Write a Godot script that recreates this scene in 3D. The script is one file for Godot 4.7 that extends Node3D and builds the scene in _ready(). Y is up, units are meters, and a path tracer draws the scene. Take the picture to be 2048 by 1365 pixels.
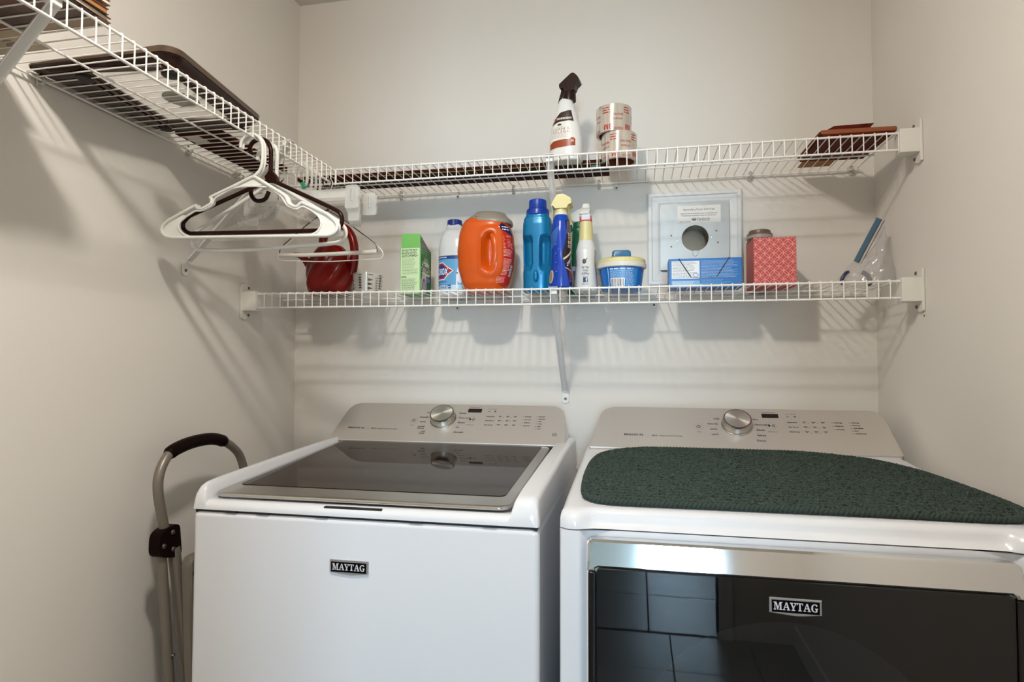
extends Node3D
# A laundry room, in metres. Origin: the floor corner of the left and back walls; x runs right, y up, z out of the back wall.
const W := 1.795
const H := 2.44
const ROOM := 2.62
var taken := {}
var M := {}
var glyphs := {}
var rng := RandomNumberGenerator.new()

const LAMP := Vector3(0.84, 2.44, 1.50)
const LAMP_ENERGY := 0.38
const LAMP_DOWN := 1.36
const DAY_ENERGY := 21.5
const SKY_ENERGY := 3.0


func make_materials() -> void:
	M.wall = mat(Color(0.888, 0.872, 0.845), 0.7, 0, 0.3)
	M.wall.normal_enabled = true
	M.wall.normal_texture = noise_tex(0.06, 512, 3, true, 1.2)
	M.wall.normal_scale = 0.12
	M.wall.uv1_triplanar = true
	M.wall.uv1_world_triplanar = true
	M.wall.uv1_scale = Vector3(6, 6, 6)
	M.ceiling = mat(Color(0.86, 0.85, 0.82), 0.9, 0, 0.2)
	M.trim = mat(Color(0.88, 0.89, 0.89), 0.35)
	M.grout = mat(Color(0.20, 0.18, 0.16), 0.9)
	M.tiles = [mat(Color(0.55, 0.52, 0.48), 0.3), mat(Color(0.58, 0.55, 0.50), 0.3), mat(Color(0.52, 0.50, 0.46), 0.3)]
	M.pane = clear(Color(1, 1, 1), 0.06, 0.02)
	M.wire = mat(Color(0.94, 0.93, 0.91), 0.32)
	M.wire_brown = mat(Color(0.30, 0.24, 0.18), 0.35, 0.5)
	M.plastic = mat(Color(0.88, 0.87, 0.84), 0.38)
	M.hanger = mat(Color(0.90, 0.90, 0.88), 0.30)
	M.brace = mat(Color(0.90, 0.89, 0.88), 0.4)
	M.frosted = mat(Color(0.82, 0.80, 0.76, 0.75), 0.35)
	M.frosted.transparency = BaseMaterial3D.TRANSPARENCY_ALPHA
	M.frost_hanger = mat(Color(0.90, 0.90, 0.88, 0.34), 0.35)
	M.frost_hanger.transparency = BaseMaterial3D.TRANSPARENCY_ALPHA
	M.clear = clear(Color(0.95, 0.95, 0.94), 0.16, 0.08)
	M.film = clear(Color(0.80, 0.79, 0.79), 0.34, 0.16)
	M.glass = clear(Color(0.92, 0.92, 0.90), 0.12, 0.03)
	M.screw = mat(Color(0.45, 0.43, 0.40), 0.35, 0.9)
	M.chrome = mat(Color(0.86, 0.86, 0.86), 0.06, 1.0)
	M.chrome_soft = mat(Color(0.74, 0.73, 0.71), 0.22, 1.0)
	M.spun = mat(Color(0.86, 0.85, 0.83), 0.38, 0.9)
	M.spun.anisotropy_enabled = true
	M.spun.anisotropy = 0.85
	M.brushed = mat(Color(0.83, 0.81, 0.785), 0.42, 0.65)
	M.spring = mat(Color(0.80, 0.80, 0.79), 0.3, 0.4)
	M.galvanised = mat(Color(0.67, 0.67, 0.66), 0.44, 0.7)
	M.galvanised.roughness_texture = noise_tex(0.03, 256, 9, false, 1, Color(0.88, 0.88, 0.88), Color(1, 1, 1))
	M.galvanised.uv1_triplanar = true
	M.galvanised.uv1_scale = Vector3(8, 8, 8)
	M.duct = mat(Color(0.42, 0.38, 0.33), 0.25, 1.0)
	M.white = mat(Color(0.86, 0.87, 0.89), 0.16)
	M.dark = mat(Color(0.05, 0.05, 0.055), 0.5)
	M.black = mat(Color(0.015, 0.015, 0.018), 0.5)
	M.dark_gloss = mat(Color(0.035, 0.03, 0.03), 0.12)
	M.lid_glass = mat(Color(0.12, 0.075, 0.055), 0.03, 0, 0.27)
	M.smoked = clear(Color(0.010, 0.012, 0.016), 0.55, 0.02)
	M.porthole = mat(Color(0.42, 0.44, 0.46), 0.5)
	M.navy = mat(Color(0.02, 0.02, 0.045), 0.5, 0, 0.15)
	M.letter = mat(Color(0.86, 0.86, 0.87), 0.3, 0.3)
	M.stool = mat(Color(0.50, 0.47, 0.43), 0.38, 0.4)
	M.grip = mat(Color(0.085, 0.042, 0.034), 0.4, 0, 0.15)
	M.brown = mat(Color(0.15, 0.06, 0.035), 0.25, 0, 0.3)
	M.brown_gloss = mat(Color(0.15, 0.08, 0.055), 0.3, 0, 0.35)
	M.card = mat(Color(0.86, 0.85, 0.82), 0.6)
	M.milk = mat(Color(0.88, 0.88, 0.87), 0.30)
	M.cream = mat(Color(0.86, 0.82, 0.58), 0.38)
	M.red = mat(Color(0.43, 0.03, 0.015), 0.22, 0, 0.4)
	M.orange = mat(Color(0.82, 0.335, 0.07), 0.26)
	M.blue_metal = mat(Color(0.03, 0.47, 0.67), 0.26, 0.25)
	M.scoop = clear(Color(0.20, 0.46, 0.64), 0.8, 0.1)
	M.greyboard = mat(Color(0.50, 0.52, 0.48), 0.7)
	M.tape = mat(Color(0.84, 0.81, 0.76), 0.12, 0.5)
	M.core = mat(Color(0.52, 0.30, 0.17), 0.7)
	M.darkboard = mat(Color(0.23, 0.09, 0.055), 0.6, 0, 0.12)
	M.leather = mat(Color(0.36, 0.125, 0.075), 0.5, 0, 0.2)
	M.leather.albedo_texture = noise_tex(0.02, 256, 21, false, 1, Color(0.6, 0.5, 0.5), Color(1.5, 1.3, 1.2), 3)
	M.leather.uv1_triplanar = true
	M.leather.uv1_scale = Vector3(5, 5, 20)
	M.tan_wood = mat(Color(0.54, 0.29, 0.14), 0.45)
	M.kraft = mat(Color(0.62, 0.42, 0.24), 0.7)
	M.tray = mat(Color(0.18, 0.085, 0.055), 0.26, 0, 0.4)
	M.bronze = mat(Color(0.34, 0.27, 0.21), 0.3, 0.3)
	M.paper = mat(Color(0.84, 0.83, 0.79), 0.7)
	M.pages = mat(Color(0.82, 0.77, 0.70), 0.8)
	M.plate = mat(Color(0.70, 0.70, 0.70), 0.18, 0.75)
	M.mat_light = mat(Color(0.36, 0.42, 0.39), 0.9, 0, 0.2)
	M.mat_dark = mat(Color(0.16, 0.20, 0.18), 0.9, 0, 0.2)
	M.mat_green = mat(Color(0.245, 0.29, 0.268), 0.95, 0, 0.1)
	M.mat_green.albedo_texture = noise_tex(0.25, 512, 31, false, 1, Color(0.55, 0.55, 0.55), Color(1.4, 1.4, 1.4), 3)
	M.mat_green.uv1_triplanar = true
	M.mat_green.uv1_scale = Vector3(9, 9, 9)
	M.mat_green.rim_enabled = true
	M.mat_green.rim = 0.4


func _ready() -> void:
	rng.seed = 7
	var cam := Camera3D.new()
	cam.name = "camera"
	cam.fov = rad_to_deg(2.0 * atan(682.5 / 1231.42))
	cam.near = 0.02
	cam.transform = Transform3D(Basis(Vector3.UP, 0.2005) * Basis(Vector3.RIGHT, 0.0352) * Basis(Vector3.BACK, 0.0021), Vector3(1.1346, 1.21, 1.8966))
	add_child(cam)
	cam.current = true
	var env := Environment.new()
	var sky := Sky.new()
	var sm := ProceduralSkyMaterial.new()
	sm.sky_top_color = Color(0.52, 0.68, 0.92)
	sm.sky_horizon_color = Color(0.84, 0.91, 1.0)
	sm.ground_horizon_color = Color(0.74, 0.80, 0.84)
	sm.ground_bottom_color = Color(0.45, 0.47, 0.44)
	sky.sky_material = sm
	env.background_mode = Environment.BG_SKY
	env.sky = sky
	env.background_energy_multiplier = SKY_ENERGY
	env.tonemap_mode = Environment.TONE_MAPPER_LINEAR
	env.tonemap_exposure = 1.1
	env.sdfgi_enabled = true
	env.ssao_enabled = true
	env.ssil_enabled = true
	var we := WorldEnvironment.new()
	we.name = "surroundings"
	we.environment = env
	add_child(we)
	make_materials()
	var day := AreaLight3D.new()   # daylight standing in the hall window, just outside its glass
	day.name = "window_daylight"
	day.area_size = Vector2(0.85, 1.60)
	day.position = Vector3(1.62, 1.40, 7.09)
	day.light_color = Color(0.76, 0.90, 1.0)
	day.light_energy = DAY_ENERGY
	day.area_range = 14.0
	day.area_attenuation = 2.0
	day.shadow_enabled = true
	add_child(day)
	ceiling_lamp()
	room()
	washer()
	dryer()
	shelves()
	bath_mat()
	step_stool()
	hangers()
	lower_shelf()
	upper_shelf()
	left_shelf()


# ---------------------------------------------------------------- mesh builder
class Shape:
	var P := PackedVector3Array()
	var U := PackedVector2Array()

	func tri(a: Vector3, b: Vector3, c: Vector3, ua := Vector2.ZERO, ub := Vector2.ZERO, uc := Vector2.ZERO) -> void:
		P.append(a); P.append(c); P.append(b)
		U.append(ua); U.append(uc); U.append(ub)

	func quad(a: Vector3, b: Vector3, c: Vector3, d: Vector3, uv := false) -> void:
		if uv:
			tri(a, b, c, Vector2(0, 1), Vector2(1, 1), Vector2(1, 0))
			tri(a, c, d, Vector2(0, 1), Vector2(1, 0), Vector2(0, 0))
		else:
			tri(a, b, c); tri(a, c, d)

	func cap(ring: PackedVector3Array, up: bool) -> void:
		var m := Vector3.ZERO
		for p in ring:
			m += p
		m /= ring.size()
		for i in ring.size():
			var a := ring[i]
			var b := ring[(i + 1) % ring.size()]
			if up:
				tri(m, a, b)
			else:
				tri(m, b, a)

	func loft(rings: Array, c0 := true, c1 := true, closed := true) -> Shape:
		for j in rings.size() - 1:
			var a: PackedVector3Array = rings[j]
			var b: PackedVector3Array = rings[j + 1]
			var n := a.size()
			for i in (n if closed else n - 1):
				quad(a[i], a[(i + 1) % n], b[(i + 1) % n], b[i])
		if c0:
			cap(rings[0], false)
		if c1:
			cap(rings[rings.size() - 1], true)
		return self

	func tube(path: Array, r, seg := 8, closed := false) -> Shape:
		var pts: Array = []
		for p in path:
			if pts.is_empty() or pts[pts.size() - 1].distance_to(p) > 1e-6:
				pts.append(p)
		var n := pts.size()
		var rings := []
		var t0: Vector3 = (pts[1] - pts[0]).normalized()
		var nrm := t0.cross(Vector3.UP)
		if nrm.length() < 0.1:
			nrm = t0.cross(Vector3.RIGHT)
		nrm = nrm.normalized()
		for i in n:
			var d: Vector3
			if closed:
				d = (pts[(i + 1) % n] - pts[(i - 1 + n) % n]).normalized()
			elif i == 0:
				d = t0
			elif i == n - 1:
				d = (pts[i] - pts[i - 1]).normalized()
			else:
				d = ((pts[i + 1] - pts[i]).normalized() + (pts[i] - pts[i - 1]).normalized()).normalized()
			nrm = (nrm - d * nrm.dot(d)).normalized()
			var bi := d.cross(nrm)
			var rad: float = r[i] if r is Array else r
			var ring := PackedVector3Array()
			for k in seg:
				var a := TAU * k / seg
				ring.append(pts[i] + (nrm * cos(a) + bi * sin(a)) * rad)
			rings.append(ring)
		if closed:
			rings.append(rings[0])
		return loft(rings, not closed, not closed)

	func box(lo: Vector3, hi: Vector3, b := 0.0, n := 2) -> Shape:
		var c := (lo + hi) * 0.5
		var h := (hi - lo) * 0.5
		if b <= 0.0:
			return loft([Shape.rr(h.x, h.z, 0, lo.y, 0, c.x, c.z), Shape.rr(h.x, h.z, 0, hi.y, 0, c.x, c.z)])
		var rings := []
		for i in n + 1:
			var a := PI / 2 * i / n
			var q := b * (1 - sin(a))
			rings.append(Shape.rr(h.x - q, h.z - q, b, lo.y + b * (1 - cos(a)), n, c.x, c.z))
		for i in n + 1:
			var a := PI / 2 * (n - i) / n
			var q := b * (1 - sin(a))
			rings.append(Shape.rr(h.x - q, h.z - q, b, hi.y - b * (1 - cos(a)), n, c.x, c.z))
		return loft(rings)

	# an outline in x and y (counter-clockwise seen from +z) given thickness from z0 (back) to z1 (front), the front edge bevelled by b
	func prism(poly: Array, z0: float, z1: float, b := 0.0) -> Shape:
		var pv := PackedVector2Array(poly)
		if Geometry2D.is_polygon_clockwise(pv):
			pv.reverse()
		var inner := pv
		if b > 0.0:
			var off := Geometry2D.offset_polygon(pv, -b, Geometry2D.JOIN_MITER)
			if off.size() == 1 and off[0].size() == pv.size():
				inner = off[0]
				if Geometry2D.is_polygon_clockwise(inner):
					inner.reverse()
				var best := 0
				for k in inner.size():
					if inner[k].distance_to(pv[0]) < inner[best].distance_to(pv[0]):
						best = k
				var turned := PackedVector2Array()
				for k in inner.size():
					turned.append(inner[(best + k) % inner.size()])
				inner = turned
			else:
				b = 0.0
		var n := pv.size()
		var zb := z1 - b
		for i in n:
			var p := pv[i]
			var q := pv[(i + 1) % n]
			quad(Vector3(p.x, p.y, z0), Vector3(q.x, q.y, z0), Vector3(q.x, q.y, zb), Vector3(p.x, p.y, zb))
			if b > 0.0:
				var ip := inner[i]
				var iq := inner[(i + 1) % n]
				quad(Vector3(p.x, p.y, zb), Vector3(q.x, q.y, zb), Vector3(iq.x, iq.y, z1), Vector3(ip.x, ip.y, z1))
		var t := Geometry2D.triangulate_polygon(inner)
		for k in range(0, t.size(), 3):
			var a := inner[t[k]]
			var c := inner[t[k + 1]]
			var d := inner[t[k + 2]]
			if (c - a).cross(d - a) < 0:
				var e := c
				c = d
				d = e
			tri(Vector3(a.x, a.y, z1), Vector3(c.x, c.y, z1), Vector3(d.x, d.y, z1))
		t = Geometry2D.triangulate_polygon(pv)
		for k in range(0, t.size(), 3):
			var a := pv[t[k]]
			var c := pv[t[k + 1]]
			var d := pv[t[k + 2]]
			if (c - a).cross(d - a) < 0:
				var e := c
				c = d
				d = e
			tri(Vector3(a.x, a.y, z0), Vector3(d.x, d.y, z0), Vector3(c.x, c.y, z0))
		return self

	# a sheet of nu by nv cells through f(u, v), with its texture coordinates (v runs down the picture)
	func patch(f: Callable, nu: int, nv: int) -> Shape:
		for j in nv:
			for i in nu:
				var u0 := float(i) / nu
				var u1 := float(i + 1) / nu
				var v0 := float(j) / nv
				var v1 := float(j + 1) / nv
				var a: Vector3 = f.call(u0, v1)
				var b: Vector3 = f.call(u1, v1)
				var c: Vector3 = f.call(u1, v0)
				var d: Vector3 = f.call(u0, v0)
				tri(a, b, c, Vector2(u0, v1), Vector2(u1, v1), Vector2(u1, v0))
				tri(a, c, d, Vector2(u0, v1), Vector2(u1, v0), Vector2(u0, v0))
		return self

	func lathe(prof: Array, seg := 28, at := Vector3.ZERO, sx := 1.0, sz := 1.0) -> Shape:
		var rings := []
		for p in prof:
			rings.append(Shape.el(p.x * sx, p.x * sz, at.y + p.y, seg, at.x, at.z))
		return loft(rings)

	func ball(at: Vector3, r: float, sy := 1.0, seg := 12) -> Shape:
		var prof := []
		for i in 9:
			var a := -PI / 2 + PI * i / 8
			prof.append(Vector2(maxf(cos(a), 0.02) * r, sin(a) * r * sy))
		return lathe(prof, seg, at)

	func xf(t: Transform3D) -> Shape:
		for i in P.size():
			P[i] = t * P[i]
		return self

	func warp(f: Callable) -> Shape:
		for i in P.size():
			P[i] = f.call(P[i])
		return self

	static func rr(hx: float, hz: float, r: float, y: float, n := 3, cx := 0.0, cz := 0.0) -> PackedVector3Array:
		var o := PackedVector3Array()
		r = minf(r, minf(hx, hz))
		if n == 0:
			return PackedVector3Array([Vector3(cx + hx, y, cz + hz), Vector3(cx + hx, y, cz - hz), Vector3(cx - hx, y, cz - hz), Vector3(cx - hx, y, cz + hz)])
		for q in 4:
			var sx := 1.0 if q == 0 or q == 3 else -1.0
			var sz := -1.0 if q < 2 else 1.0
			for i in n + 1:
				var a := PI / 2 * (q + float(i) / n)
				o.append(Vector3(cx + sx * (hx - r) + cos(a) * r, y, cz + sz * (hz - r) - sin(a) * r))
		return o

	static func el(rx: float, rz: float, y: float, n := 24, cx := 0.0, cz := 0.0, p := 2.0) -> PackedVector3Array:
		var o := PackedVector3Array()
		for i in n:
			var a := TAU * i / n
			var c := cos(a)
			var s := sin(a)
			o.append(Vector3(cx + rx * signf(c) * pow(absf(c), 2.0 / p), y, cz - rz * signf(s) * pow(absf(s), 2.0 / p)))
		return o

	# normals: faces that meet at less than the angle are smoothed, large faces counting more
	func done(angle := 40.0) -> ArrayMesh:
		var n := P.size() / 3
		var fn := PackedVector3Array()
		fn.resize(n)
		var at := {}
		for t in n:
			fn[t] = (P[t * 3 + 2] - P[t * 3]).cross(P[t * 3 + 1] - P[t * 3])
			for k in 3:
				var key := Vector3i((P[t * 3 + k] * 50000.0).round())
				if not at.has(key):
					at[key] = PackedInt32Array()
				at[key].append(t)
		var lim := cos(deg_to_rad(angle))
		var N := PackedVector3Array()
		N.resize(P.size())
		for t in n:
			var me := fn[t].normalized()
			for k in 3:
				var s := Vector3.ZERO
				if angle > 0.0:
					for o in at[Vector3i((P[t * 3 + k] * 50000.0).round())]:
						if fn[o].normalized().dot(me) > lim:
							s += fn[o]
				N[t * 3 + k] = s.normalized() if s.length_squared() > 1e-24 else (me if me.length_squared() > 0.5 else Vector3.UP)
		var arr := []
		arr.resize(Mesh.ARRAY_MAX)
		arr[Mesh.ARRAY_VERTEX] = P
		arr[Mesh.ARRAY_NORMAL] = N
		arr[Mesh.ARRAY_TEX_UV] = U
		var mesh := ArrayMesh.new()
		mesh.add_surface_from_arrays(Mesh.PRIMITIVE_TRIANGLES, arr)
		return mesh


func sh() -> Shape:
	return Shape.new()


func V(x: float, y: float, z: float) -> Vector3:
	return Vector3(x, y, z)


# a rounded path through points: every inner corner replaced by an arc of about r
func fillet(pts: Array, r: float, n := 5, closed := false) -> Array:
	var o := []
	var m := pts.size()
	for i in m:
		if not closed and (i == 0 or i == m - 1):
			o.append(pts[i])
			continue
		var p = pts[i]
		var a = pts[(i - 1 + m) % m]
		var b = pts[(i + 1) % m]
		var d: float = minf(r, minf(p.distance_to(a), p.distance_to(b)) * 0.48)
		var s = p + (a - p).normalized() * d
		var e = p + (b - p).normalized() * d
		for k in n + 1:
			var t := float(k) / n
			o.append(s.lerp(p, t).lerp(p.lerp(e, t), t))
	return o


# a smooth curve through the points
func curve(pts: Array, n := 5, closed := false) -> Array:
	var o := []
	var m := pts.size()
	for i in (m if closed else m - 1):
		var p1 = pts[i]
		var p2 = pts[(i + 1) % m]
		var p0 = pts[(i - 1 + m) % m] if closed or i > 0 else p1 + (p1 - p2)
		var p3 = pts[(i + 2) % m] if closed or i + 2 < m else p2 + (p2 - p1)
		for k in n:
			o.append(p1.cubic_interpolate(p2, p0, p3, float(k) / n))
	if not closed:
		o.append(pts[m - 1])
	return o


# ---------------------------------------------------------------- nodes
func numbered(called: String) -> String:
	if not taken.has(called):
		taken[called] = 0
		return called
	taken[called] += 1
	return "%s_%03d" % [called, taken[called]]


func tag(o: Node, label: String, category: String, group := "") -> Node:
	o.set_meta("label", label)
	o.set_meta("category", category)
	if group:
		o.set_meta("group", group)
	return o


func thing(called: String, label: String, category: String, at := Vector3.ZERO, group := "") -> Node3D:
	var o := Node3D.new()
	o.name = numbered(called)
	add_child(o)
	o.position = at
	tag(o, label, category, group)
	return o


func part(called: String, shape, m: Material, to: Node, angle := 40.0) -> MeshInstance3D:
	var o := MeshInstance3D.new()
	o.mesh = shape.done(angle) if shape is Shape else shape
	o.material_override = m
	o.name = called if to != self else numbered(called)
	to.add_child(o, true)
	return o


func struct(called: String, shape, m: Material, to: Node = self, angle := 40.0) -> MeshInstance3D:
	var o := part(called, shape, m, to, angle)
	if to == self:
		o.set_meta("kind", "structure")
	return o


# ---------------------------------------------------------------- materials
func mat(c: Color, rough := 0.5, metal := 0.0, spec := 0.5) -> StandardMaterial3D:
	var m := StandardMaterial3D.new()
	m.albedo_color = c
	m.roughness = rough
	m.metallic = metal
	m.metallic_specular = spec
	m.cull_mode = BaseMaterial3D.CULL_DISABLED
	return m


func clear(c: Color, alpha: float, rough := 0.1) -> StandardMaterial3D:
	var m := mat(Color(c, alpha), rough)
	m.transparency = BaseMaterial3D.TRANSPARENCY_ALPHA
	return m


func printed(im: Image, rough := 0.5, alpha := false) -> StandardMaterial3D:
	var m := mat(Color.WHITE, rough)
	m.albedo_texture = ImageTexture.create_from_image(im)
	m.texture_repeat = false
	if alpha:
		m.transparency = BaseMaterial3D.TRANSPARENCY_ALPHA
		m.roughness = maxf(rough, 0.3)
	return m


func noise_tex(freq: float, size := 256, seed_ := 1, normal := false, strength := 4.0, low := Color.BLACK, high := Color.WHITE, oct := 4) -> NoiseTexture2D:
	var n := FastNoiseLite.new()
	n.seed = seed_
	n.frequency = freq
	n.fractal_octaves = oct
	var t := NoiseTexture2D.new()
	t.width = size
	t.height = size
	t.seamless = true
	t.noise = n
	if normal:
		t.as_normal_map = true
		t.bump_strength = strength
	else:
		var g := Gradient.new()
		g.set_color(0, low)
		g.set_color(1, high)
		t.color_ramp = g
	return t


# ---------------------------------------------------------------- flat print
func word(s: String, px: int, col: Color, face := "Droid Sans", bold := true) -> Image:
	var key := face + str(bold)
	if not glyphs.has(key):
		var f := SystemFont.new()
		f.font_names = PackedStringArray([face])
		f.font_weight = 700 if bold else 400
		glyphs[key] = f
	var ts := TextServerManager.get_primary_interface()
	var rid: RID = glyphs[key].get_rids()[0]
	var size := Vector2i(px, 0)
	var x := 0.0
	var list := []
	for ch in s:
		var gi := ts.font_get_glyph_index(rid, px, ch.unicode_at(0), 0)
		ts.font_render_glyph(rid, size, gi)
		list.append([gi, x])
		x += ts.font_get_glyph_advance(rid, px, gi).x
	var out := Image.create_empty(maxi(int(x) + 4, 4), int(px * 1.3), false, Image.FORMAT_RGBA8)
	out.fill(Color(col, 0))
	for l in list:
		var uv := ts.font_get_glyph_uv_rect(rid, size, l[0])
		if uv.size.x < 1:
			continue
		var src := ts.font_get_texture_image(rid, size, ts.font_get_glyph_texture_idx(rid, size, l[0]))
		var off := ts.font_get_glyph_offset(rid, size, l[0])
		for yy in int(uv.size.y):
			for xx in int(uv.size.x):
				var a := src.get_pixel(int(uv.position.x) + xx, int(uv.position.y) + yy).a
				var q := Vector2i(int(l[1] + off.x) + xx + 1, int(px + off.y) + yy)
				if a > 0.0 and q.x >= 0 and q.y >= 0 and q.x < out.get_width() and q.y < out.get_height():
					out.set_pixelv(q, Color(col, maxf(a, out.get_pixelv(q).a)))
	return out


class Pic:
	var im: Image
	var o: Node

	func _init(owner: Node, w: int, h: int, c := Color(0, 0, 0, 0)) -> void:
		o = owner
		im = Image.create_empty(w, h, false, Image.FORMAT_RGBA8)
		im.fill(c)

	func rect(x: float, y: float, w: float, h: float, c: Color) -> Pic:
		im.fill_rect(Rect2i(int(x), int(y), int(w), int(h)), c)
		return self

	func dot(x: int, y: int, c: Color) -> void:
		if x >= 0 and y >= 0 and x < im.get_width() and y < im.get_height():
			im.set_pixel(x, y, im.get_pixel(x, y).blend(c))

	func poly(pts: Array, c: Color) -> Pic:
		var pv := PackedVector2Array(pts)
		var lo := pv[0]
		var hi := pv[0]
		for p in pv:
			lo = lo.min(p)
			hi = hi.max(p)
		for y in range(int(lo.y), int(hi.y) + 1):
			for x in range(int(lo.x), int(hi.x) + 1):
				var k := 0
				for s in [Vector2(0.25, 0.25), Vector2(0.75, 0.25), Vector2(0.25, 0.75), Vector2(0.75, 0.75)]:
					if Geometry2D.is_point_in_polygon(Vector2(x, y) + s, pv):
						k += 1
				if k:
					dot(x, y, Color(c, c.a * k / 4.0))
		return self

	func oval(cx: float, cy: float, rx: float, ry: float, c: Color, hole := 0.0) -> Pic:
		for y in range(int(cy - ry) - 1, int(cy + ry) + 2):
			for x in range(int(cx - rx) - 1, int(cx + rx) + 2):
				var d := Vector2((x + 0.5 - cx) / rx, (y + 0.5 - cy) / ry).length()
				var a := clampf((1.0 - d) * minf(rx, ry) + 0.5, 0, 1)
				if hole > 0.0:
					a *= clampf((d - hole) * minf(rx, ry) + 0.5, 0, 1)
				if a > 0:
					dot(x, y, Color(c, c.a * a))
		return self

	func line(a: Vector2, b: Vector2, w: float, c: Color) -> Pic:
		var n := (b - a).orthogonal().normalized() * w * 0.5
		return poly([a + n, b + n, b - n, a - n], c)

	# text whose capitals are about h high, its left end (or, with mid, its centre) at x and its baseline at y
	func text(s: String, x: float, y: float, h: float, c: Color, w := 0.0, face := "Droid Sans", bold := true, mid := false, turn := 0) -> Pic:
		var big := clampi(int(h * 1.39 * 2.0), 14, 64)
		var t: Image = o.word(s, big, c, face, bold)
		var k := h / (big * 0.72)
		var tw := int(maxf(w if w > 0 else t.get_width() * k, 1))
		t.resize(tw, int(maxf(t.get_height() * k, 1)), Image.INTERPOLATE_CUBIC)
		var base := big * k
		if turn == 180:
			t.rotate_180()
			base = t.get_height() - base
		elif turn == 90:
			t.rotate_90(CLOCKWISE)
			base = 0
		elif turn == -90:
			t.rotate_90(COUNTERCLOCKWISE)
			base = 0
		im.blend_rect(t, Rect2i(Vector2i.ZERO, t.get_size()), Vector2i(int(x - (tw / 2.0 if mid else 0.0)), int(y - base)))
		return self

	# rows of print too fine to read
	func rows(x: float, y: float, w: float, n: int, pitch: float, th: float, c: Color, seed_ := 1, ragged := 0.25) -> Pic:
		var r := RandomNumberGenerator.new()
		r.seed = seed_
		for i in n:
			var e := x + w * (1.0 - r.randf() * ragged)
			var q := x
			while q < e:
				var l := minf(th * r.randf_range(2.0, 7.0), e - q)
				rect(q, y + i * pitch, maxf(l, 1), maxf(th, 1), c)
				q += l + th * 1.2
		return self

	func bars(x: float, y: float, w: float, h: float, seed_ := 1) -> Pic:
		rect(x, y, w, h, Color.WHITE)
		var r := RandomNumberGenerator.new()
		r.seed = seed_
		var q := x + w * 0.06
		while q < x + w * 0.94:
			var l := r.randf_range(1.0, 3.5) * w / 70.0
			rect(q, y + h * 0.07, maxf(l, 1), h * 0.86, Color(0.08, 0.08, 0.1))
			q += maxf(l, 1) + r.randf_range(1.0, 3.0) * w / 70.0
		return self


func pic(w: int, h: int, c := Color(0, 0, 0, 0)) -> Pic:
	return Pic.new(self, w, h, c)


# ---------------------------------------------------------------- wire shelves
# Built in a frame of its own: x runs along the wall, z out of it, the deck at y = 0. sag(x) lifts or lowers it.
func wire_shelf(label: String, n: int, depth: float, from: float, to: float, sag: Callable, group: String) -> Node3D:
	var t := thing("wire_shelf", label, "shelf", Vector3.ZERO, group)
	var rod := func(called: String, y: float, z: float, r: float, a: float, b: float):
		var path := []
		for i in 13:
			var x := lerpf(a, b, i / 12.0)
			path.append(V(x, y + sag.call(x), z))
		part(called, sh().tube(path, r, 10), M.wire, t)
	rod.call("rear_rod", 0.0, 0.012, 0.0026, from, to)
	rod.call("deck_rod", -0.0035, 0.148, 0.0023, from + 0.012, to - 0.012)
	rod.call("front_rod", 0.0, depth, 0.0027, from, to)
	rod.call("lip_rod", -0.040, depth, 0.0027, from, to)
	var path := fillet([V(0, 0.0034, 0.006), V(0, 0.0038, depth + 0.0036), V(0, -0.0425, depth + 0.0036)], 0.006, 4)
	var wire := sh().tube(path, 0.00145, 7).done()
	for k in n:
		var o := part("cross_wire", wire, M.wire, t)
		o.position = V(k * 0.0254, sag.call(k * 0.0254), 0)
	return t


func end_bracket(t: Node3D, x: float, dir: float, y: float, depth: float) -> void:
	var b := part("end_bracket", sh().box(V(minf(x, x + dir * 0.048), y - 0.0495, depth - 0.024), V(maxf(x, x + dir * 0.048), y + 0.0085, depth + 0.0105), 0.003), M.plastic, t)
	var pl := []
	for p in [[-0.03, 0.028], [0.0, 0.033], [0.016, 0.028], [0.016, -0.070], [0.0, -0.075], [-0.03, -0.062]]:
		pl.append(Vector2(p[0], p[1]))
	var s := sh().prism(pl, 0.0, 0.005, 0.001)
	s.warp(func(p): return V(x + dir * p.z, y + p.y, depth - 0.004 + p.x))
	part("wall_plate", s, M.plastic, b)
	for yy in [0.0205, -0.060]:
		var k := sh().lathe([Vector2(0.0045, 0), Vector2(0.0045, 0.001), Vector2(0.003, 0.0026), Vector2(0.0004, 0.0027)], 12)
		k.warp(func(p): return V(x + dir * (0.005 + p.y), y + yy + p.x, depth - 0.020 + p.z))
		part("screw", k, M.screw, b)


# clips on the wall: frosted loops round the rear rod, or white squares with a screw just under it
func rod_clip(t: Node3D, x: float, y: float) -> void:
	var c := part("wall_clip", sh().box(V(x - 0.005, y - 0.014, 0.001), V(x + 0.005, y + 0.014, 0.007), 0.0015).tube([V(x, y - 0.006, 0.006), V(x, y - 0.007, 0.014), V(x, y - 0.001, 0.019), V(x, y + 0.006, 0.014), V(x, y + 0.006, 0.006)], 0.003, 8), M.frosted, t)
	var k := sh().lathe([Vector2(0.003, 0), Vector2(0.003, 0.0012), Vector2(0.0005, 0.002)], 10)
	k.warp(func(p): return V(x + p.x, y + 0.010 + p.z, 0.007 + p.y))
	part("screw", k, M.screw, c)


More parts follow.
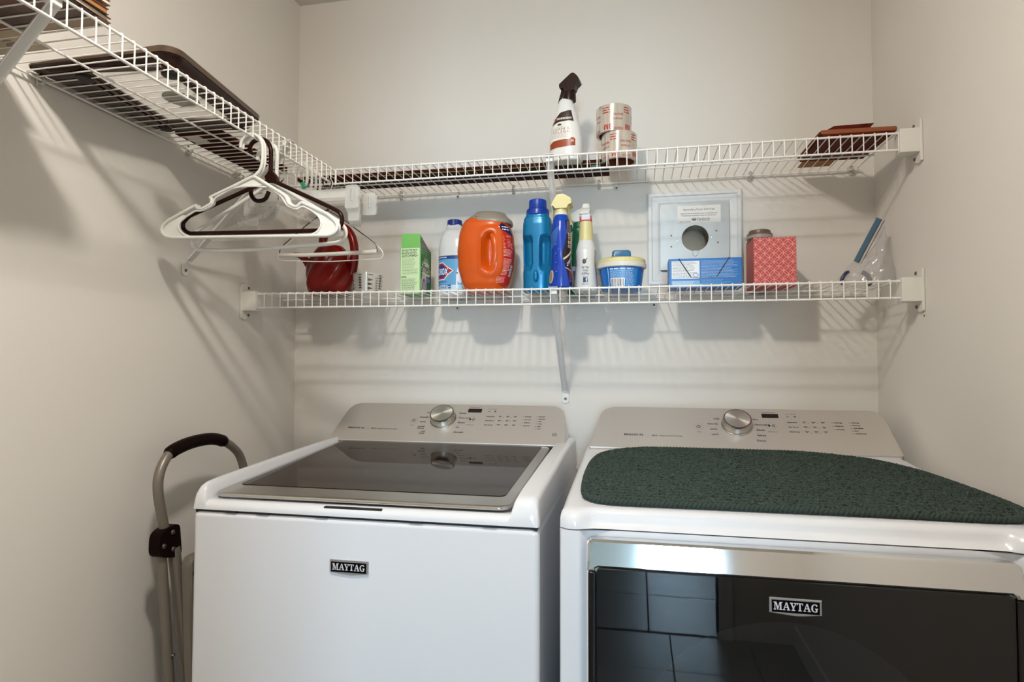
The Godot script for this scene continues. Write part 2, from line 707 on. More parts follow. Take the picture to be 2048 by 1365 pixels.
func square_clip(t: Node3D, x: float, y: float) -> void:
	var c := part("wall_clip", sh().box(V(x - 0.0055, y - 0.006, 0.001), V(x + 0.0055, y + 0.006, 0.005), 0.001).box(V(x - 0.004, y + 0.004, 0.001), V(x + 0.004, y + 0.024, 0.006), 0.001), M.plastic, t)
	var k := sh().lathe([Vector2(0.0034, 0), Vector2(0.0034, 0.001), Vector2(0.0005, 0.002)], 10)
	k.warp(func(p): return V(x + p.x, y + p.z, 0.005 + p.y))
	part("screw", k, M.screw, c)


# a diagonal steel channel from the shelf's lip down to a flattened foot screwed to the wall; built looking along x
func brace(label: String, depth: float, drop: float) -> Node3D:
	var t := thing("shelf_brace", label, "brace", Vector3.ZERO)
	var hw := 0.0095
	var a := V(0, -0.006, depth - 0.012)
	var b := V(0, -drop + 0.022, 0.010)
	var d := (b - a).normalized()
	var up := V(1, 0, 0).cross(d).normalized()
	var rings := []
	for i in 7:
		var f := i / 6.0
		var k := 1.0 if f < 0.84 else 1.0 - (f - 0.84) * 1.6
		var p := a.lerp(b, f)
		var ring := PackedVector3Array()
		for q in [[-hw, 0.0065 * k], [-hw * 0.6, -0.001], [0, -0.0030], [hw * 0.6, -0.001], [hw, 0.0065 * k], [hw * 0.9, 0.0068 * k], [hw * 0.55, 0.0008], [0, -0.0012], [-hw * 0.55, 0.0008], [-hw * 0.9, 0.0068 * k]]:
			ring.append(p + V(q[0], 0, 0) + up * q[1] * -1.0)
		rings.append(ring)
	part("channel", sh().loft(rings), M.brace, t, 55)
	var foot := []
	for p in [[-0.011, 0.022], [-0.0105, -0.012], [-0.006, -0.0165], [0.006, -0.0165], [0.0105, -0.012], [0.011, 0.022]]:
		foot.append(Vector2(p[0], p[1]))
	part("foot", sh().prism(foot, 0.001, 0.0035, 0.0008).xf(Transform3D(Basis(), V(0, -drop, 0))), M.brace, t)
	var k := sh().lathe([Vector2(0.0042, 0), Vector2(0.0042, 0.001), Vector2(0.0028, 0.0024), Vector2(0.0004, 0.0025)], 12)
	k.warp(func(p): return V(p.x, -drop - 0.003 + p.z, 0.0035 + p.y))
	part("screw", k, M.screw, t)
	part("lip_hook", sh().box(V(-0.010, -0.012, depth - 0.018), V(0.010, 0.0075, depth - 0.0035), 0.002).box(V(-0.0125, 0.0045, depth - 0.012), V(0.0125, 0.0068, depth + 0.005), 0.001), M.brace, t)
	return t


func shelves() -> void:
	var sag_low := func(x: float) -> float:
		var f := clampf(x / 1.70, 0, 1)
		return lerpf(0.0038, 0.0004, f) - 0.0075 * f * (1 - f)
	var flat := func(_x: float) -> float: return 0.0
	var low := wire_shelf("lower white wire shelf on the back wall, holding laundry bottles and boxes", 68, 0.288, -0.016, 1.717, sag_low, "")
	low.position = V(0.0479, 1.405, 0)
	end_bracket(low, -0.0469, 1, 0.004, 0.288)
	end_bracket(low, W - 0.0489, -1, 0.0, 0.288)
	square_clip(low, 0.5237, -0.021)
	square_clip(low, 1.1372, -0.021)
	var high := wire_shelf("upper white wire shelf across the back wall, holding tape rolls and a cleaner bottle", 68, 0.294, -0.016, 1.714, flat, "")
	high.position = V(0.0443, 1.7585, 0)
	end_bracket(high, -0.0433, 1, 0.0, 0.294)
	end_bracket(high, W - 0.0453, -1, 0.0, 0.294)
	for x in [0.378, 0.754, 1.022, 1.462, 1.735]:
		rod_clip(high, x - 0.0443, 0.0)
	for x in [0.5713, 1.0753]:
		square_clip(high, x - 0.0443, -0.014)
	var side := wire_shelf("white wire shelf along the left wall, with hangers on its front rod", 58, 0.295, -0.57, 0.885, flat, "")
	side.rotation.y = PI / 2
	side.position = V(0, 1.7535, 1.1925)
	for o in side.get_children():
		if str(o.name).begins_with("cross_wire"):
			o.position.x -= 22 * 0.0254
	for z in [0.9302, 0.5296, 0.3363]:
		rod_clip(side, 1.1925 - z, 0.0)
	var b := brace("white diagonal brace under the lower shelf, its foot above the washer", 0.288, 0.301)
	b.position = V(0.918, 1.4035, 0)
	b = brace("white diagonal brace of the upper shelf, coming down behind the blue spray bottle", 0.294, 0.30)
	b.position = V(0.908, 1.757, 0)
	b = brace("white diagonal brace on the left wall behind the white hangers", 0.295, 0.305)
	b.rotation.y = PI / 2
	b.position = V(0, 1.7525, 0.526)
	b = brace("nearest white diagonal brace, under the magazines at the top left", 0.295, 0.305)
	b.rotation.y = PI / 2
	b.position = V(0, 1.7525, 1.152)


# ---------------------------------------------------------------- washer and dryer
func control_print(dry: bool) -> Image:
	var p := pic(1400, 312)
	var k := Color(0.10, 0.09, 0.08)
	var soft := Color(0.10, 0.09, 0.08, 0.75)
	var X := func(x: float) -> float: return x * 2000.0
	var Y := func(t: float) -> float: return 312.0 - t * 2000.0
	if dry:
		p.text("BRAVOS XL", 178, 222, 13, k, 104, "Droid Sans", true)
		p.text("MCT", 322, 222, 9, k, 32)
		p.text("Maytag Commercial Technology", 362, 222, 7, soft, 118, "Droid Sans", false)
	else:
		p.text("BRAVOS XL", 94, 222, 13, k, 106, "Droid Sans", true)
		p.text("MCT", 240, 222, 9, k, 32)
		p.text("Maytag Commercial Technology", 278, 222, 7, soft, 122, "Droid Sans", false)
	var px := 564.0 if dry else 480.0
	p.oval(px, 146, 24, 24, Color(0.1, 0.09, 0.08, 0.22), 0.93)
	p.oval(px, 146, 10, 10, k, 0.72)
	p.rect(px - 4, 133, 8, 9, Color(0.66, 0.63, 0.58)); p.rect(px - 1, 133, 2, 12, k)
	p.text("POWER", px, 188, 5, soft, 22, "Droid Sans", false, true)
	var kx := 756.0 if dry else 656.0
	var left: Array = ["normal", "heavy duty", "bedding", "cottons"] if dry else ["whites", "heavy duty", "bedding", "sanitize\nwith oxi", "rinse\n& spin"]
	var right: Array = ["sheets", "wrinkle control", "delicates", "rapid dry", "timed dry"] if dry else ["cold wash", "wrinkle control", "delicates", "wool", "clean washer"]
	for i in left.size():
		var y := 84.0 + i * 38 + (6 if dry else 0)
		var off := [80, 92, 98, 94, 82][i] as float
		var q := 0
		for s in str(left[i]).split("\n"):
			var w := s.length() * 5.4
			p.text(s, kx - off - w, y + q * 14, 9, k, w, "Droid Sans", true)
			q += 1
		p.rect(kx - off - 12, y - 15, 8, 2, soft)
	for i in right.size():
		var y := 84.0 + i * 38 + (6 if dry else 0)
		var off := [84, 88, 92, 90, 84][i] as float
		p.text(right[i], kx + off, y, 9, k, str(right[i]).length() * 5.0, "Droid Sans", true)
		p.rect(kx + off + 2, y - 15, 8, 2, soft)
	var dx := kx + 164
	p.text("ESTIMATED TIME", dx - 26, 34, 5, soft, 68, "Droid Sans", false)
	p.rect(dx - 30, 40, 82, 30, Color(0.07, 0.03, 0.03))
	p.rect(dx - 24, 46, 70, 18, Color(0.13, 0.04, 0.035))
	p.text("CYCLE SIGNAL", dx + 88, 44, 5, soft, 54, "Droid Sans", false)
	p.rect(dx + 92, 58, 10, 3, k); p.rect(dx + 126, 58, 12, 3, k); p.rect(dx + 131, 53, 3, 12, k)
	p.oval(dx + 4, 130, 26, 26, Color(0.1, 0.09, 0.08, 0.22), 0.93)
	p.poly([Vector2(dx - 8, 118), Vector2(dx + 6, 128), Vector2(dx - 8, 138)], k)
	p.rect(dx + 11, 119, 3, 19, k); p.rect(dx + 18, 119, 3, 19, k)
	p.text("START/PAUSE", dx - 18, 176, 5, soft, 48, "Droid Sans", false)
	var rowname := ["temperature", "dry level", "timed dry"] if dry else ["temperature", "soil level", "spin speed"]
	for r in 3:
		var y := 102.0 + r * 34
		p.text(rowname[r], dx + 86, y + 3, 7, k, 52, "Droid Sans", true)
		for c in 3:
			p.rect(dx + 160 + c * 44, y - 7, 20, 3, k); p.rect(dx + 164 + c * 44, y, 10, 3, soft)
			if c < 2:
				p.rect(dx + 186 + c * 44, y + 2, 5, 2, k)
	var col_a := ["energy", "damp dry", "wrinkle"] if dry else ["soak", "extra rinse", "fabric", "deep water"]
	for r in col_a.size():
		p.text(col_a[r], dx + 312, 102 + r * 24, 8, k, 40, "Droid Sans", true); p.rect(dx + 300, 98 + r * 24, 7, 2, k)
	var col_b := ["sensing", "heating", "cool down", "done", "check lint"] if dry else ["presoak", "sensing", "wash", "rinse", "spin", "done"]
	for r in col_b.size():
		p.text(col_b[r], dx + 392, 100 + r * 19, 8, k, str(col_b[r]).length() * 5.5, "Droid Sans", true); p.rect(dx + 380, 96 + r * 19, 7, 2, k)
	if not dry:
		p.rect(1304, 222, 22, 2, k); p.rect(1304, 240, 22, 2, k); p.rect(1304, 222, 2, 20, k); p.rect(1324, 222, 2, 20, k); p.rect(1309, 230, 12, 3, k)
	return p.im


# the slanted control console, from its lower front edge (z0, y0) to its upper edge (z1, y1)
func console(t: Node3D, dry: bool, xl: float, xr: float, z0: float, y0: float, z1: float, y1: float, tl: float, tr: float, kx: float) -> void:
	var up := V(0, y1 - y0, z1 - z0)
	var L := up.length()
	var e := up / L
	var nrm := V(0, e.z * -1.0, e.y)
	var at := func(x: float, s: float, lift: float) -> Vector3: return V(x, y0, z0) + e * s + nrm * lift
	var o := [Vector2(xl, 0.003), Vector2(xl + 0.004, 0.0), Vector2(xr - 0.004, 0.0), Vector2(xr, 0.003)]
	o.append_array(fillet([Vector2(xr, 0.01), Vector2(tr, L), Vector2((tl + tr) / 2, L)], 0.04, 8).slice(1, 9))
	o.append_array(fillet([Vector2((tl + tr) / 2, L), Vector2(tl, L), Vector2(xl, 0.01)], 0.04, 8).slice(1, 10))
	var s := sh().prism(o, -0.022, 0.0, 0.0018)
	s.warp(func(p): return at.call(p.x, p.y, p.z))
	part("console_panel", s, M.brushed, t, 30)
	# the plastic back that closes the console down to the wall side
	var back := [Vector2(xl + 0.006, 0.0), Vector2(xr - 0.006, 0.0), Vector2(tr - 0.004, L - 0.012), Vector2(tl + 0.004, L - 0.012)]
	var s2 := sh().prism(back, 0.0, 1.0)
	s2.warp(func(p):
		var front: Vector3 = at.call(p.x, p.y, -0.012)
		return front if p.z > 0.5 else V(front.x, front.y, 0.09))
	part("console_back", s2, M.white, t)
	var base := sh().box(V(xl + 0.004, y0 - 0.022, z0 - 0.06), V(xr - 0.004, y0 + 0.004, z0 - 0.004), 0.003)
	part("console_base", base, M.dark if not dry else M.white, t)
	var W0 := 0.70
	var f := func(u: float, v: float) -> Vector3: return at.call((0.255 if not dry else 1.010) + u * W0, L * (1.0 - v), 0.0004)
	part("control_print", sh().patch(f, 1, 1), printed(control_print(dry), 0.45, true), t)
	var knob := sh().lathe([Vector2(0.0365, 0), Vector2(0.0365, 0.012), Vector2(0.0355, 0.020), Vector2(0.0345, 0.0235)], 40)
	knob.warp(func(p): return at.call(kx + p.x, 0.091 - p.z, 0.001 + p.y))
	var kn := part("knob", knob, M.chrome_soft, t, 30)
	var ring := sh().lathe([Vector2(0.0385, 0), Vector2(0.0385, 0.0035), Vector2(0.036, 0.0045)], 40)
	ring.warp(func(p): return at.call(kx + p.x, 0.091 - p.z, 0.0004 + p.y))
	part("knob_ring", ring, M.chrome_soft, kn, 30)
	var face := func(u: float, v: float) -> Vector3: return at.call(kx + cos(u * TAU) * v * 0.0315, 0.091 + sin(u * TAU) * v * 0.0315, 0.0252)
	part("knob_face", sh().patch(face, 48, 3), M.spun, kn)


func nameplate(t: Node3D, c: Vector3, w: float, h: float) -> void:
	var o := [Vector2(-w / 2, h / 2), Vector2(-w / 2, -h * 0.42), Vector2(-w * 0.1, -h / 2 - 0.001), Vector2(w * 0.02, -h * 0.56), Vector2(w * 0.14, -h / 2 - 0.001), Vector2(w / 2, -h * 0.42), Vector2(w / 2, h / 2)]
	var b := part("nameplate", sh().prism(o, 0.0, 0.0035, 0.0012).xf(Transform3D(Basis(), c)), M.plate, t, 20)
	part("inset", sh().box(V(-w * 0.455, -h * 0.35, 0.003), V(w * 0.455, h * 0.38, 0.0039), 0.0).xf(Transform3D(Basis(), c)), M.navy, b)
	var m := TextMesh.new()
	var f := SystemFont.new()
	f.font_names = PackedStringArray(["Droid Serif"])
	f.font_weight = 700
	m.font = f
	m.text = "MAYTAG"
	m.font_size = 64
	m.pixel_size = 0.0001
	m.depth = 0.0008
	var o2 := part("lettering", m, M.letter, b)
	var bb := m.get_aabb()
	o2.scale = V(w * 0.84 / bb.size.x, h * 0.47 / bb.size.y, 1)
	o2.position = c + V(0, 0.0006, 0.0041)


func washer() -> void:
	var t := thing("washing_machine", "white top-loading washing machine with dark glass lid, left of the dryer", "washer")
	var x0 := 0.263
	var x1 := 0.963
	var zf := 0.808
	part("cabinet", sh().box(V(x0, 0.02, 0.11), V(x1, 0.9145, zf), 0.012, 4), M.white, t)
	part("seam", sh().box(V(x0 + 0.004, 0.910, 0.115), V(x1 - 0.004, 0.922, zf - 0.005), 0.0), M.dark, t)
	# the top: a cross-section swept from front to back; raised borders beside a sunken bed for the lid
	var rings := []
	var sec := [[zf + 0.001, 0.930, 0.9235, 0.004], [zf - 0.001, 0.941, 0.9285, 0.0015], [zf - 0.006, 0.954, 0.9335, 0.0], [zf - 0.014, 0.9625, 0.9355, 0.0], [zf - 0.028, 0.9675, 0.9345, 0.0], [0.74, 0.9715, 0.932, 0.0], [0.64, 0.9765, 0.938, 0.0], [0.5, 0.984, 0.947, 0.0], [0.36, 0.9905, 0.957, 0.0], [0.235, 0.9945, 0.965, 0.0], [0.225, 0.9945, 0.980, 0.0], [0.115, 0.9945, 0.992, 0.0], [0.11, 0.985, 0.985, 0.003]]
	for q in sec:
		var T: float = q[1]
		var F: float = q[2]
		var i: float = q[3]
		var ring := PackedVector3Array()
		for p in [[i, 0.9175], [i + 0.0004, minf(T - 0.02, 0.93) if T - 0.02 > 0.9175 else 0.9185], [i + 0.003, T - 0.010], [i + 0.0075, T - 0.003], [i + 0.013, T], [i + 0.021, T], [i + 0.0255, T - (T - F) * 0.25], [i + 0.029, F]]:
			ring.append(V(x0 + p[0], p[1], q[0]))
		for p in [[i + 0.054, F], [i + 0.048, T - (T - F) * 0.25], [i + 0.042, T], [i + 0.016, T], [i + 0.008, T - 0.003], [i + 0.003, T - 0.010], [i + 0.0004, minf(T - 0.02, 0.93) if T - 0.02 > 0.9175 else 0.9185], [i, 0.9175]]:
			ring.append(V(x1 - p[0], p[1], q[0]))
		var rev := PackedVector3Array()
		for k in range(ring.size()):
			rev.append(ring[k])
		rings.append(rev)
	for e in [0, 1]:   # close the ends against the seam
		var flat := PackedVector3Array()
		for p in rings[0 if e == 0 else rings.size() - 1]:
			flat.append(V(p.x, 0.9175, p.z))
		if e == 0:
			rings.push_front(flat)
		else:
			rings.append(flat)
	var top := sh().loft(rings, false, false)
	part("top_deck", top, M.white, t, 50)
	# the lid: chrome-edged slab with a dark glass pane
	var ly := func(z: float) -> float: return 0.9475 + (0.785 - z) * 0.070
	var lr := []
	for q in [[0.004, -0.0085], [0.001, -0.0075], [0.0, -0.005], [0.0, -0.0035], [0.0012, -0.0012], [0.0045, 0.0]]:
		lr.append(Shape.rr(0.306 - q[0], 0.2725 - q[0], 0.024 - q[0], q[1], 6, 0.600, 0.5175))
	var lid := sh().loft(lr)
	lid.warp(func(p): return V(p.x, p.y + ly.call(p.z), p.z))
	var lidn := part("lid", lid, M.chrome_soft, t, 30)
	var g := []
	for p in Shape.rr(0.2875, 0.2385, 0.014, 0.0, 5, 0.5965, 0.4885):
		g.append(Vector2(p.x, -p.z))
	var gl := sh().prism(g, 0.0, 0.0012, 0.0005)
	gl.warp(func(p): return V(p.x, ly.call(-p.y) + p.z - 0.0002, -p.y))
	part("glass_pane", gl, M.lid_glass, lidn, 25)
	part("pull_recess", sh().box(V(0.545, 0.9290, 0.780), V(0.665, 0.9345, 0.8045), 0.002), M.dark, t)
	for x in [0.335, 0.405, 0.53, 0.72, 0.86]:
		part("seam_clip", sh().box(V(x, 0.913, zf - 0.004), V(x + 0.026, 0.9165, zf + 0.0003), 0.0), M.dark, t)
	console(t, false, 0.256, 0.947, 0.25, 0.988, 0.13, 1.087, 0.277, 0.915 + 0.012, 0.583)
	nameplate(t, V(0.602, 0.8245, zf), 0.078, 0.0255)
	for x in [x0 + 0.05, x1 - 0.05]:
		for z in [0.16, 0.75]:
			part("foot", sh().lathe([Vector2(0.02, 0), Vector2(0.02, 0.012), Vector2(0.012, 0.022)], 14, V(x, 0, z)), M.dark, t)


func dryer() -> void:
	var t := thing("clothes_dryer", "white front-loading dryer with chrome-trimmed dark glass door, right of the washer", "dryer")
	var x0 := 0.998
	var x1 := 1.757
	var zf := 0.80
	# front with the sunken field round the door
	var ring := []
	var plan := []
	for p in [[0.0, 0.13], [0.0, zf - 0.006], [0.0018, zf - 0.0018], [0.006, zf], [0.032, zf], [0.036, zf - 0.001], [0.040, zf - 0.004], [0.044, zf - 0.009], [0.048, zf - 0.0115], [0.054, zf - 0.012]]:
		plan.append(Vector2(x0 + p[0], p[1]))
	for i in range(plan.size() - 1, -1, -1):
		plan.append(Vector2(x0 + x1 - plan[i].x, plan[i].y))
	var cab := []
	for y in [0.02, 0.9145]:
		var c := PackedVector3Array()
		for p in plan:
			c.append(V(p.x, y, p.y))
		cab.append(c)
	part("cabinet", sh().loft(cab), M.white, t, 50)
	part("seam", sh().box(V(x0 + 0.006, 0.908, 0.140), V(x1 - 0.006, 0.9175, zf - 0.019), 0.0), M.dark, t)
	# the top slab: bulging corners, and between them a hollow sweep under the front edge
	var rings := []
	var n := 40
	for i in n + 1:
		var x: float
		if i <= 14:
			x = x0 + [0.0, 0.0015, 0.004, 0.008, 0.014, 0.022, 0.030, 0.036, 0.042, 0.048, 0.054, 0.060, 0.068, 0.078, 0.10][i]
		elif i >= n - 14:
			x = x1 - [0.0, 0.0015, 0.004, 0.008, 0.014, 0.022, 0.030, 0.036, 0.042, 0.048, 0.054, 0.060, 0.068, 0.078, 0.10][n - i]
		else:
			x = lerpf(x0 + 0.10, x1 - 0.10, (i - 14) / float(n - 28))
		var e := minf(x - x0, x1 - x)
		var m := smoothstep(0.028, 0.064, e)
		var q := 0.014 * (1.0 - sqrt(1.0 - pow(1.0 - clampf(e / 0.016, 0, 1), 2)))
		var sx := (1.0 - clampf(e / 0.016, 0, 1)) * 0.012
		var bulge := [[0.8005, 0.9165], [0.8005, 0.924], [0.799, 0.932], [0.795, 0.939], [0.788, 0.9445], [0.778, 0.948], [0.764, 0.950]]
		var hollow := [[0.7885, 0.9168], [0.7865, 0.9185], [0.7805, 0.9225], [0.7765, 0.9285], [0.7755, 0.9365], [0.7725, 0.9445], [0.762, 0.9495]]
		var r := PackedVector3Array()
		r.append(V(x, 0.9165, 0.138))
		for k in 7:
			var z := lerpf(bulge[k][0], hollow[k][0], m) - sx
			var y := lerpf(bulge[k][1], hollow[k][1], m)
			r.append(V(x, minf(y, 0.950 - q), z))
		r.append(V(x, 0.958 - q, 0.66))
		r.append(V(x, 0.985 - q, 0.27))
		r.append(V(x, 0.985 - q, 0.145))
		r.append(V(x, 0.980 - q, 0.137 + sx))
		rings.append(r)
	part("top_slab", sh().loft(rings), M.white, t, 50)
	console(t, true, 1.010, 1.756, 0.27, 0.990, 0.15, 1.089, 1.042, 1.748, 1.388)
	# door
	var d := part("door", sh().box(V(1.046, 0.22, 0.795), V(1.711, 0.901, 0.812), 0.006, 3), M.white, t)
	var fr := []
	fr.append_array([Vector2(1.049, 0.8535), Vector2(1.0605, 0.8535), Vector2(1.0625, 0.858), Vector2(1.068, 0.860), Vector2(1.688, 0.860), Vector2(1.694, 0.858), Vector2(1.696, 0.8535), Vector2(1.708, 0.8535)])
	fr.append_array(fillet([Vector2(1.708, 0.87), Vector2(1.708, 0.9045), Vector2(1.60, 0.9045)], 0.012, 5).slice(1, 7))
	fr.append_array(fillet([Vector2(1.15, 0.9045), Vector2(1.049, 0.9045), Vector2(1.049, 0.87)], 0.012, 5).slice(1, 7))
	var cs := sh().prism(fr, 0.806, 0.826, 0.0035)
	cs.warp(func(p): return V(p.x, p.y, p.z - maxf(0.0, p.y - 0.853) * 0.24))
	part("chrome_trim", cs, M.chrome, t, 25)
	for x in [1.0500, 1.6935]:
		part("side_trim", sh().box(V(x, 0.22, 0.806), V(x + 0.0135, 0.8525, 0.8235), 0.003, 3), M.dark_gloss, t)
	var g := []
	for p in Shape.rr(0.3145, 0.3195, 0.010, 0.0, 5, 1.3785, -0.5395):
		g.append(Vector2(p.x, -p.z))
	part("door_back", sh().prism(g, 0.8125, 0.8145), M.black, t)
	part("porthole", sh().lathe([Vector2(0.245, 0), Vector2(0.245, 0.0008), Vector2(0.240, 0.0012)], 64).warp(func(p): return V(1.372 + p.x, 0.545 + p.z, 0.8146 + p.y)), M.porthole, t)
	part("glass_pane", sh().prism(g, 0.8185, 0.8235, 0.0015), M.smoked, t, 20)
	nameplate(t, V(1.381, 0.8195, 0.8236), 0.079, 0.0265)
	part("lint_screen_label", sh().patch(func(u, v): return V(1.045 + u * 0.055, 0.984 + 0.0008 + 0.0, 0.262 + v * 0.007), 1, 1), M.dark, t)
	for x in [x0 + 0.05, x1 - 0.05]:
		for z in [0.19, 0.72]:
			part("foot", sh().lathe([Vector2(0.02, 0), Vector2(0.02, 0.012), Vector2(0.012, 0.022)], 14, V(x, 0, z)), M.dark, t)


func bath_mat() -> void:
	var t := thing("bath_mat", "dark green woven half-oval mat with corded edge lying on the dryer", "mat")
	var o := [[1.034, 0.704], [1.029, 0.63], [1.028, 0.547], [1.033, 0.44], [1.052, 0.36], [1.103, 0.306], [1.18, 0.2815], [1.291, 0.2785], [1.412, 0.2785], [1.523, 0.283], [1.62, 0.322], [1.667, 0.357], [1.716, 0.44], [1.748, 0.56], [1.766, 0.655], [1.769, 0.700], [1.757, 0.737], [1.728, 0.7515], [1.66, 0.7535], [1.55, 0.7515], [1.40, 0.7515], [1.24, 0.7525], [1.112, 0.7535], [1.067, 0.748], [1.044, 0.732]]
	var pts := []
	for p in o:
		pts.append(Vector2(p[0], p[1]))
	var edge := curve(pts, 5, true)
	var poly := PackedVector2Array(edge)
	var dk := func(x: float, z: float) -> float:
		var y := 0.958 + (0.66 - z) * 0.0692 if z < 0.66 else 0.958 - (z - 0.66) * 0.077
		return y + 0.0008
	# the woven body: a grid with raised tufts in a basket pattern
	var s := sh()
	var nx := 300
	var nz := 200
	var hx := 0.744 / nx
	var hz := 0.478 / nz
	var n1 := FastNoiseLite.new()
	n1.seed = 5
	n1.frequency = 220.0
	n1.fractal_octaves = 2
	var H := {}
	for j in nz + 1:
		for i in nx + 1:
			var x := 1.0265 + i * hx
			var z := 0.2775 + j * hz
			var cv := z / 0.0180
			var row := floori(cv)
			var cu := x / 0.0205 + 0.5 * (row & 1) + n1.get_noise_2d(row * 7.0, 1.0) * 0.15
			var px := (cu - floorf(cu) - 0.5) * 0.0205
			var pz := (cv - row - 0.5) * 0.0180
			var pit := exp(-pow(px / 0.0056, 4.0) - pow(pz / 0.0024, 4.0))
			var y := 0.0075 + - 0.0022 * cos(pz / 0.0180 * TAU) - 0.0006 * cos(px / 0.0205 * TAU) - 0.0085 * pit + n1.get_noise_2d(x, z) * 0.0016 + n1.get_noise_2d(x * 2.3 + 4.0, z * 2.3) * 0.0014
			H[Vector2i(i, j)] = V(x, dk.call(x, z) + 0.0025 + maxf(y, 0.0), z)
	for j in nz:
		for i in nx:
			var c := Vector2(1.0265 + (i + 0.5) * hx, 0.2775 + (j + 0.5) * hz)
			if Geometry2D.is_point_in_polygon(c, poly):
				s.quad(H[Vector2i(i, j + 1)], H[Vector2i(i + 1, j + 1)], H[Vector2i(i + 1, j)], H[Vector2i(i, j)])
	part("woven_field", s, M.mat_green, t, 60)
	# loose fibres standing out of the pile
	var fibre := sh().tube([V(0, 0, 0), V(0.0008, 0.0022, 0), V(0.0024, 0.0036, 0.0003), V(0.0046, 0.0040, 0.0010)], [0.00042, 0.00038, 0.00032, 0.00018], 3).done()
	for q in 2:
		var mm_ := MultiMesh.new()
		mm_.transform_format = MultiMesh.TRANSFORM_3D
		mm_.mesh = fibre
		var where := []
		while where.size() < 9000:
			var c := Vector2(rng.randf_range(1.027, 1.77), rng.randf_range(0.279, 0.754))
			if Geometry2D.is_point_in_polygon(c, poly):
				var b := Basis(Vector3.UP, rng.randf() * TAU) * Basis(Vector3.RIGHT, rng.randf_range(-0.5, 0.5))
				where.append(Transform3D(b.scaled(Vector3.ONE * rng.randf_range(0.7, 1.5)), V(c.x, dk.call(c.x, c.y) + 0.0072, c.y)))
		mm_.instance_count = where.size()
		for i in where.size():
			mm_.set_instance_transform(i, where[i])
		var mi := MultiMeshInstance3D.new()
		mi.multimesh = mm_
		mi.material_override = M.mat_light if q == 0 else M.mat_dark
		mi.name = "pile_fibres"
		mi.set_meta("kind", "stuff")
		t.add_child(mi, true)
	var c2 := []
	for p in edge:
		c2.append(Vector2(p.x, -p.y))
	var under := sh().prism(c2, 0.0, 0.004)
	under.warp(func(p): return V(p.x, dk.call(p.x, -p.y) + p.z, -p.y))
	part("backing", under, M.mat_green, t)
	# corded edge: two strands twisted together all the way round
	var path := []
	for p in edge:
		path.append(V(p.x, dk.call(p.x, p.y) + 0.0062, p.y))
	var long := []
	for i in path.size():
		var a: Vector3 = path[i]
		var b: Vector3 = path[(i + 1) % path.size()]
		var k := maxi(int(a.distance_to(b) / 0.0022), 1)
		for q in k:
			long.append(a.lerp(b, float(q) / k))
	for h in 2:
		var strand := []
		var dist := 0.0
		for i in long.size():
			var a: Vector3 = long[i]
			var b: Vector3 = long[(i + 1) % long.size()]
			var d := (b - a).normalized()
			var side := d.cross(Vector3.UP)
			var ph := dist / 0.016 * TAU + h * PI
			strand.append(a + side * cos(ph) * 0.0032 + V(0, sin(ph) * 0.0030, 0))
			dist += a.distance_to(b)
		part("edge_cord", sh().tube(strand, 0.0038, 6, true), M.mat_green, t, 60)


